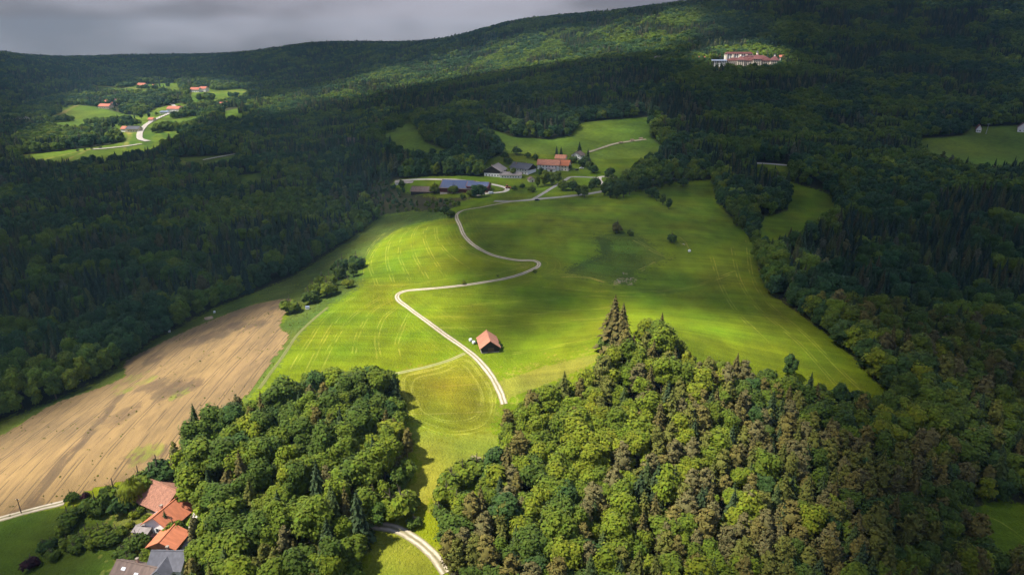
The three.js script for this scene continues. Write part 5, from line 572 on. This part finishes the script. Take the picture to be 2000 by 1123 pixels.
{ const [x, z] = SITE.pole, G = new THREE.Group(); G.name = 'utility_pole'; G.position.set(x, surf(x, z), z); part('pole', new THREE.CylinderGeometry(0.1, 0.15, 6, 8).translate(0, 3, 0), B.timber, G); part('cross_arm', box(1.2, 0.12, 0.12, 0, 5.7, 0), B.timber, G); for (const s of [-1, 1]) part('insulator', new THREE.CylinderGeometry(0.05, 0.07, 0.2, 8).translate(s * 0.5, 5.86, 0), B.white, G); put(tag(G, 'thin dark utility pole at the bottom edge of the brown field', 'pole')); }
{ // paved yard by the orange house
  const [x, z] = SITE.terrace; ribbon('path', [[x - 1, z - 12], [x, z - 3], [x - 1.5, z + 7], [x - 2, z + 16]], 2.6, M.pale, 'pale paved path along the wood beside the orange-roofed house', 'path', 0.2);
}
// stones of the bare scrape in the hollow and the gully
{ const geos = [0, 1, 2].map((k) => { const g = new THREE.IcosahedronGeometry(1, 1), P = g.attributes.position; for (let i = 0; i < P.count; i++) { const q = 0.75 + 0.5 * noise(P.getX(i) * 2 + k * 7, P.getY(i) * 2 + P.getZ(i) * 3); P.setXYZ(i, P.getX(i) * q, P.getY(i) * q * 0.6, P.getZ(i) * q); } g.computeVertexNormals(); return g; });
  seed = 19; for (const [sx, sz, r] of SOIL.slice(0, 9)) for (let k = 0; k < 3; k++) { const x = sx + rr(-r, r), z = sz + rr(-r, r), o = new THREE.Mesh(pick(geos), B.stone), s = rr(0.2, 0.6); o.name = 'boulder'; o.scale.set(s, s, s); o.position.set(x, surf(x, z) + s * 0.15, z); o.rotation.y = rr(0, 6); put(tag(o, sz < -330 ? 'pale stone in the bare scrape of the hollow' : 'pale stone on bare soil at the gully and wood edge', 'stone', sz < -330 ? 'stones in the hollow' : 'stones by the gully')); } }
// weeds and tussocks
{ seed = 23; const F = new Faces(); for (let k = 0; k < 14; k++) { const d = onSphere(); d.y = Math.abs(d.y); F.quad(V(d.x * 0.3, 0.18 + d.y * 0.2, d.z * 0.3), d, 0.2, 0.5, V(d.x, 1, d.z), 0.05, d); } const g = F.geo();
  const scatter = (name, label, list, c) => { const m = new THREE.InstancedMesh(g, leafMat(1, 1, 1), list.length); m.name = name; list.forEach(([x, z, s], i) => { dummy.position.set(x, surf(x, z) + 0.05, z); dummy.rotation.set(0, rr(0, 6), 0); dummy.scale.set(s, s * rr(0.7, 1.2), s); dummy.updateMatrix(); m.setMatrixAt(i, dummy.matrix); const k = rr(0.7, 1.3); m.setColorAt(i, tint.setRGB(c[0] * k, c[1] * k, c[2] * k)); }); put(tag(m, label, 'plants', null, 'stuff')); };
  const fb = boxOf(PLAN.field), weeds = []; while (weeds.length < 300) { const x = rr(fb[0], fb[2]), z = rr(fb[1], fb[3]); if (inside(PLAN.field, x, z) && fbm(x / 20, z / 20) > 0.5) weeds.push([x, z, rr(0.4, 1.3)]); } scatter('weeds', 'small green weed tufts dotted over the brown field', weeds, [0.09, 0.11, 0.012]);
  const tus = []; for (const [k, n] of [['hollow', 260], ['stream_strip', 700], ['lane_rough', 260]]) { const p = PLAN[k], b = boxOf(p); for (let i = 0, t = 0; i < n && t < n * 30; t++) { const x = rr(b[0], b[2]), z = rr(b[1], b[3]); if (inside(p, x, z) && !inside(PLAN.field, x, z)) { tus.push([x, z, rr(0.5, 1.5)]); i++; } } } scatter('rough_grass', 'tall rough grass in the hollow and along the stream edge', tus, [0.1, 0.125, 0.015]); }
console.log('objects done');
// ---------- clouds: real banks overhead, out of the frame, that shade the land where the photograph shows shade ----------
{
  const ALT = 950, off = (y) => [(SUN.x / SUN.y) * y, (SUN.z / SUN.y) * y];
  // how much sun reaches the ground at (x, z): 1 clear, 0 under thick cloud
  const edge = (p, x, z) => { let m = 1e9; for (let i = 0, j = p.length - 1; i < p.length; j = i++) { const ax = p[j][0], az = p[j][1], dx = p[i][0] - ax, dz = p[i][1] - az, t = clamp(((x - ax) * dx + (z - az) * dz) / (dx * dx + dz * dz || 1), 0, 1); m = Math.min(m, Math.hypot(x - ax - t * dx, z - az - t * dz)); } return inside(p, x, z) ? m : -m; };
  const sunAt = (x, z) => { let s = 0; for (const [k, soft, p] of SUNNY) s = Math.max(s, k * smooth(-soft * 0.5, soft * 0.5, edge(p, x, z) + soft * 0.8 * (fbm(x / 45, z / 45, 3) - 0.5))); return s; };
  const banks = new Map(), puff = [0, 1, 2].map((k) => { const g = new THREE.IcosahedronGeometry(1, 1), P = g.attributes.position; for (let i = 0; i < P.count; i++) { const v = V(P.getX(i), P.getY(i), P.getZ(i)), q = 1 + 0.35 * (2 * noise(v.x * 1.9 + k * 9, v.y * 1.9 + v.z * 2.3) - 1); P.setXYZ(i, v.x * q, v.y * q * 0.6, v.z * q); } g.computeVertexNormals(); return g; });
  seed = 77; let count = 0;
  const addPuff = (x, z, r) => { const y0 = height(x, z), [ox, oz] = off(ALT - y0), g = pick(puff).clone(); g.rotateY(rr(0, 6.3)).scale(r, r * rr(0.6, 0.9), r).translate(x + ox, ALT + rr(-10, 30), z + oz); const key = x < -150 ? (z < -1100 ? 'far left' : 'left') : x > 250 ? (z < -900 ? 'far right' : 'right') : z < -900 ? 'far' : z > -330 ? 'front' : 'middle'; if (!banks.has(key)) banks.set(key, []); banks.get(key).push(g); count++; };
  const cell = (x, z, s) => { // split cells until they are evenly shaded or small
    const c = [sunAt(x, z), sunAt(x + s / 2, z), sunAt(x - s / 2, z), sunAt(x, z + s / 2), sunAt(x, z - s / 2), sunAt(x + s / 2, z + s / 2), sunAt(x - s / 2, z - s / 2), sunAt(x + s / 2, z - s / 2), sunAt(x - s / 2, z + s / 2)], lo = Math.min(...c), hi = Math.max(...c);
    if (hi < 0.06 && s < 80) { addPuff(x + rr(-0.1, 0.1) * s, z + rr(-0.1, 0.1) * s, s * 0.74); return; }
    if (lo > 0.97) return;
    if (s > 13) { for (const a of [-1, 1]) for (const b of [-1, 1]) cell(x + a * s / 4, z + b * s / 4, s / 2); return; }
    if (c[0] > 0.96) return; addPuff(x + rr(-0.35, 0.35) * s, z + rr(-0.35, 0.35) * s, s * Math.min(1, Math.sqrt(-Math.log(Math.max(0.03, c[0])) / 3.14)) * rr(0.9, 1.12)); // thin cover: small puffs, wide gaps
  };
  for (let z = 60; z > -3300; z -= 150) for (let x = -2100; x < 2100; x += 150) if (Math.abs(x) < -z * 0.85 + 260) cell(x, z, 150);
  const cm = new THREE.MeshPhysicalMaterial({ color: 0xffffff, roughness: 1, specularIntensity: 0, transmission: 0.38, thickness: 0, side: THREE.DoubleSide });
  for (const [k, list] of banks) { const o = new THREE.Mesh(mergeGeometries(list), cm); o.name = 'cloud'; put(tag(o, `broken grey cloud bank drifting high above the ${k} part of the valley`, 'cloud', null, 'structure')); }
  console.log('cloud puffs', count);
}
renderer.render(scene, camera);
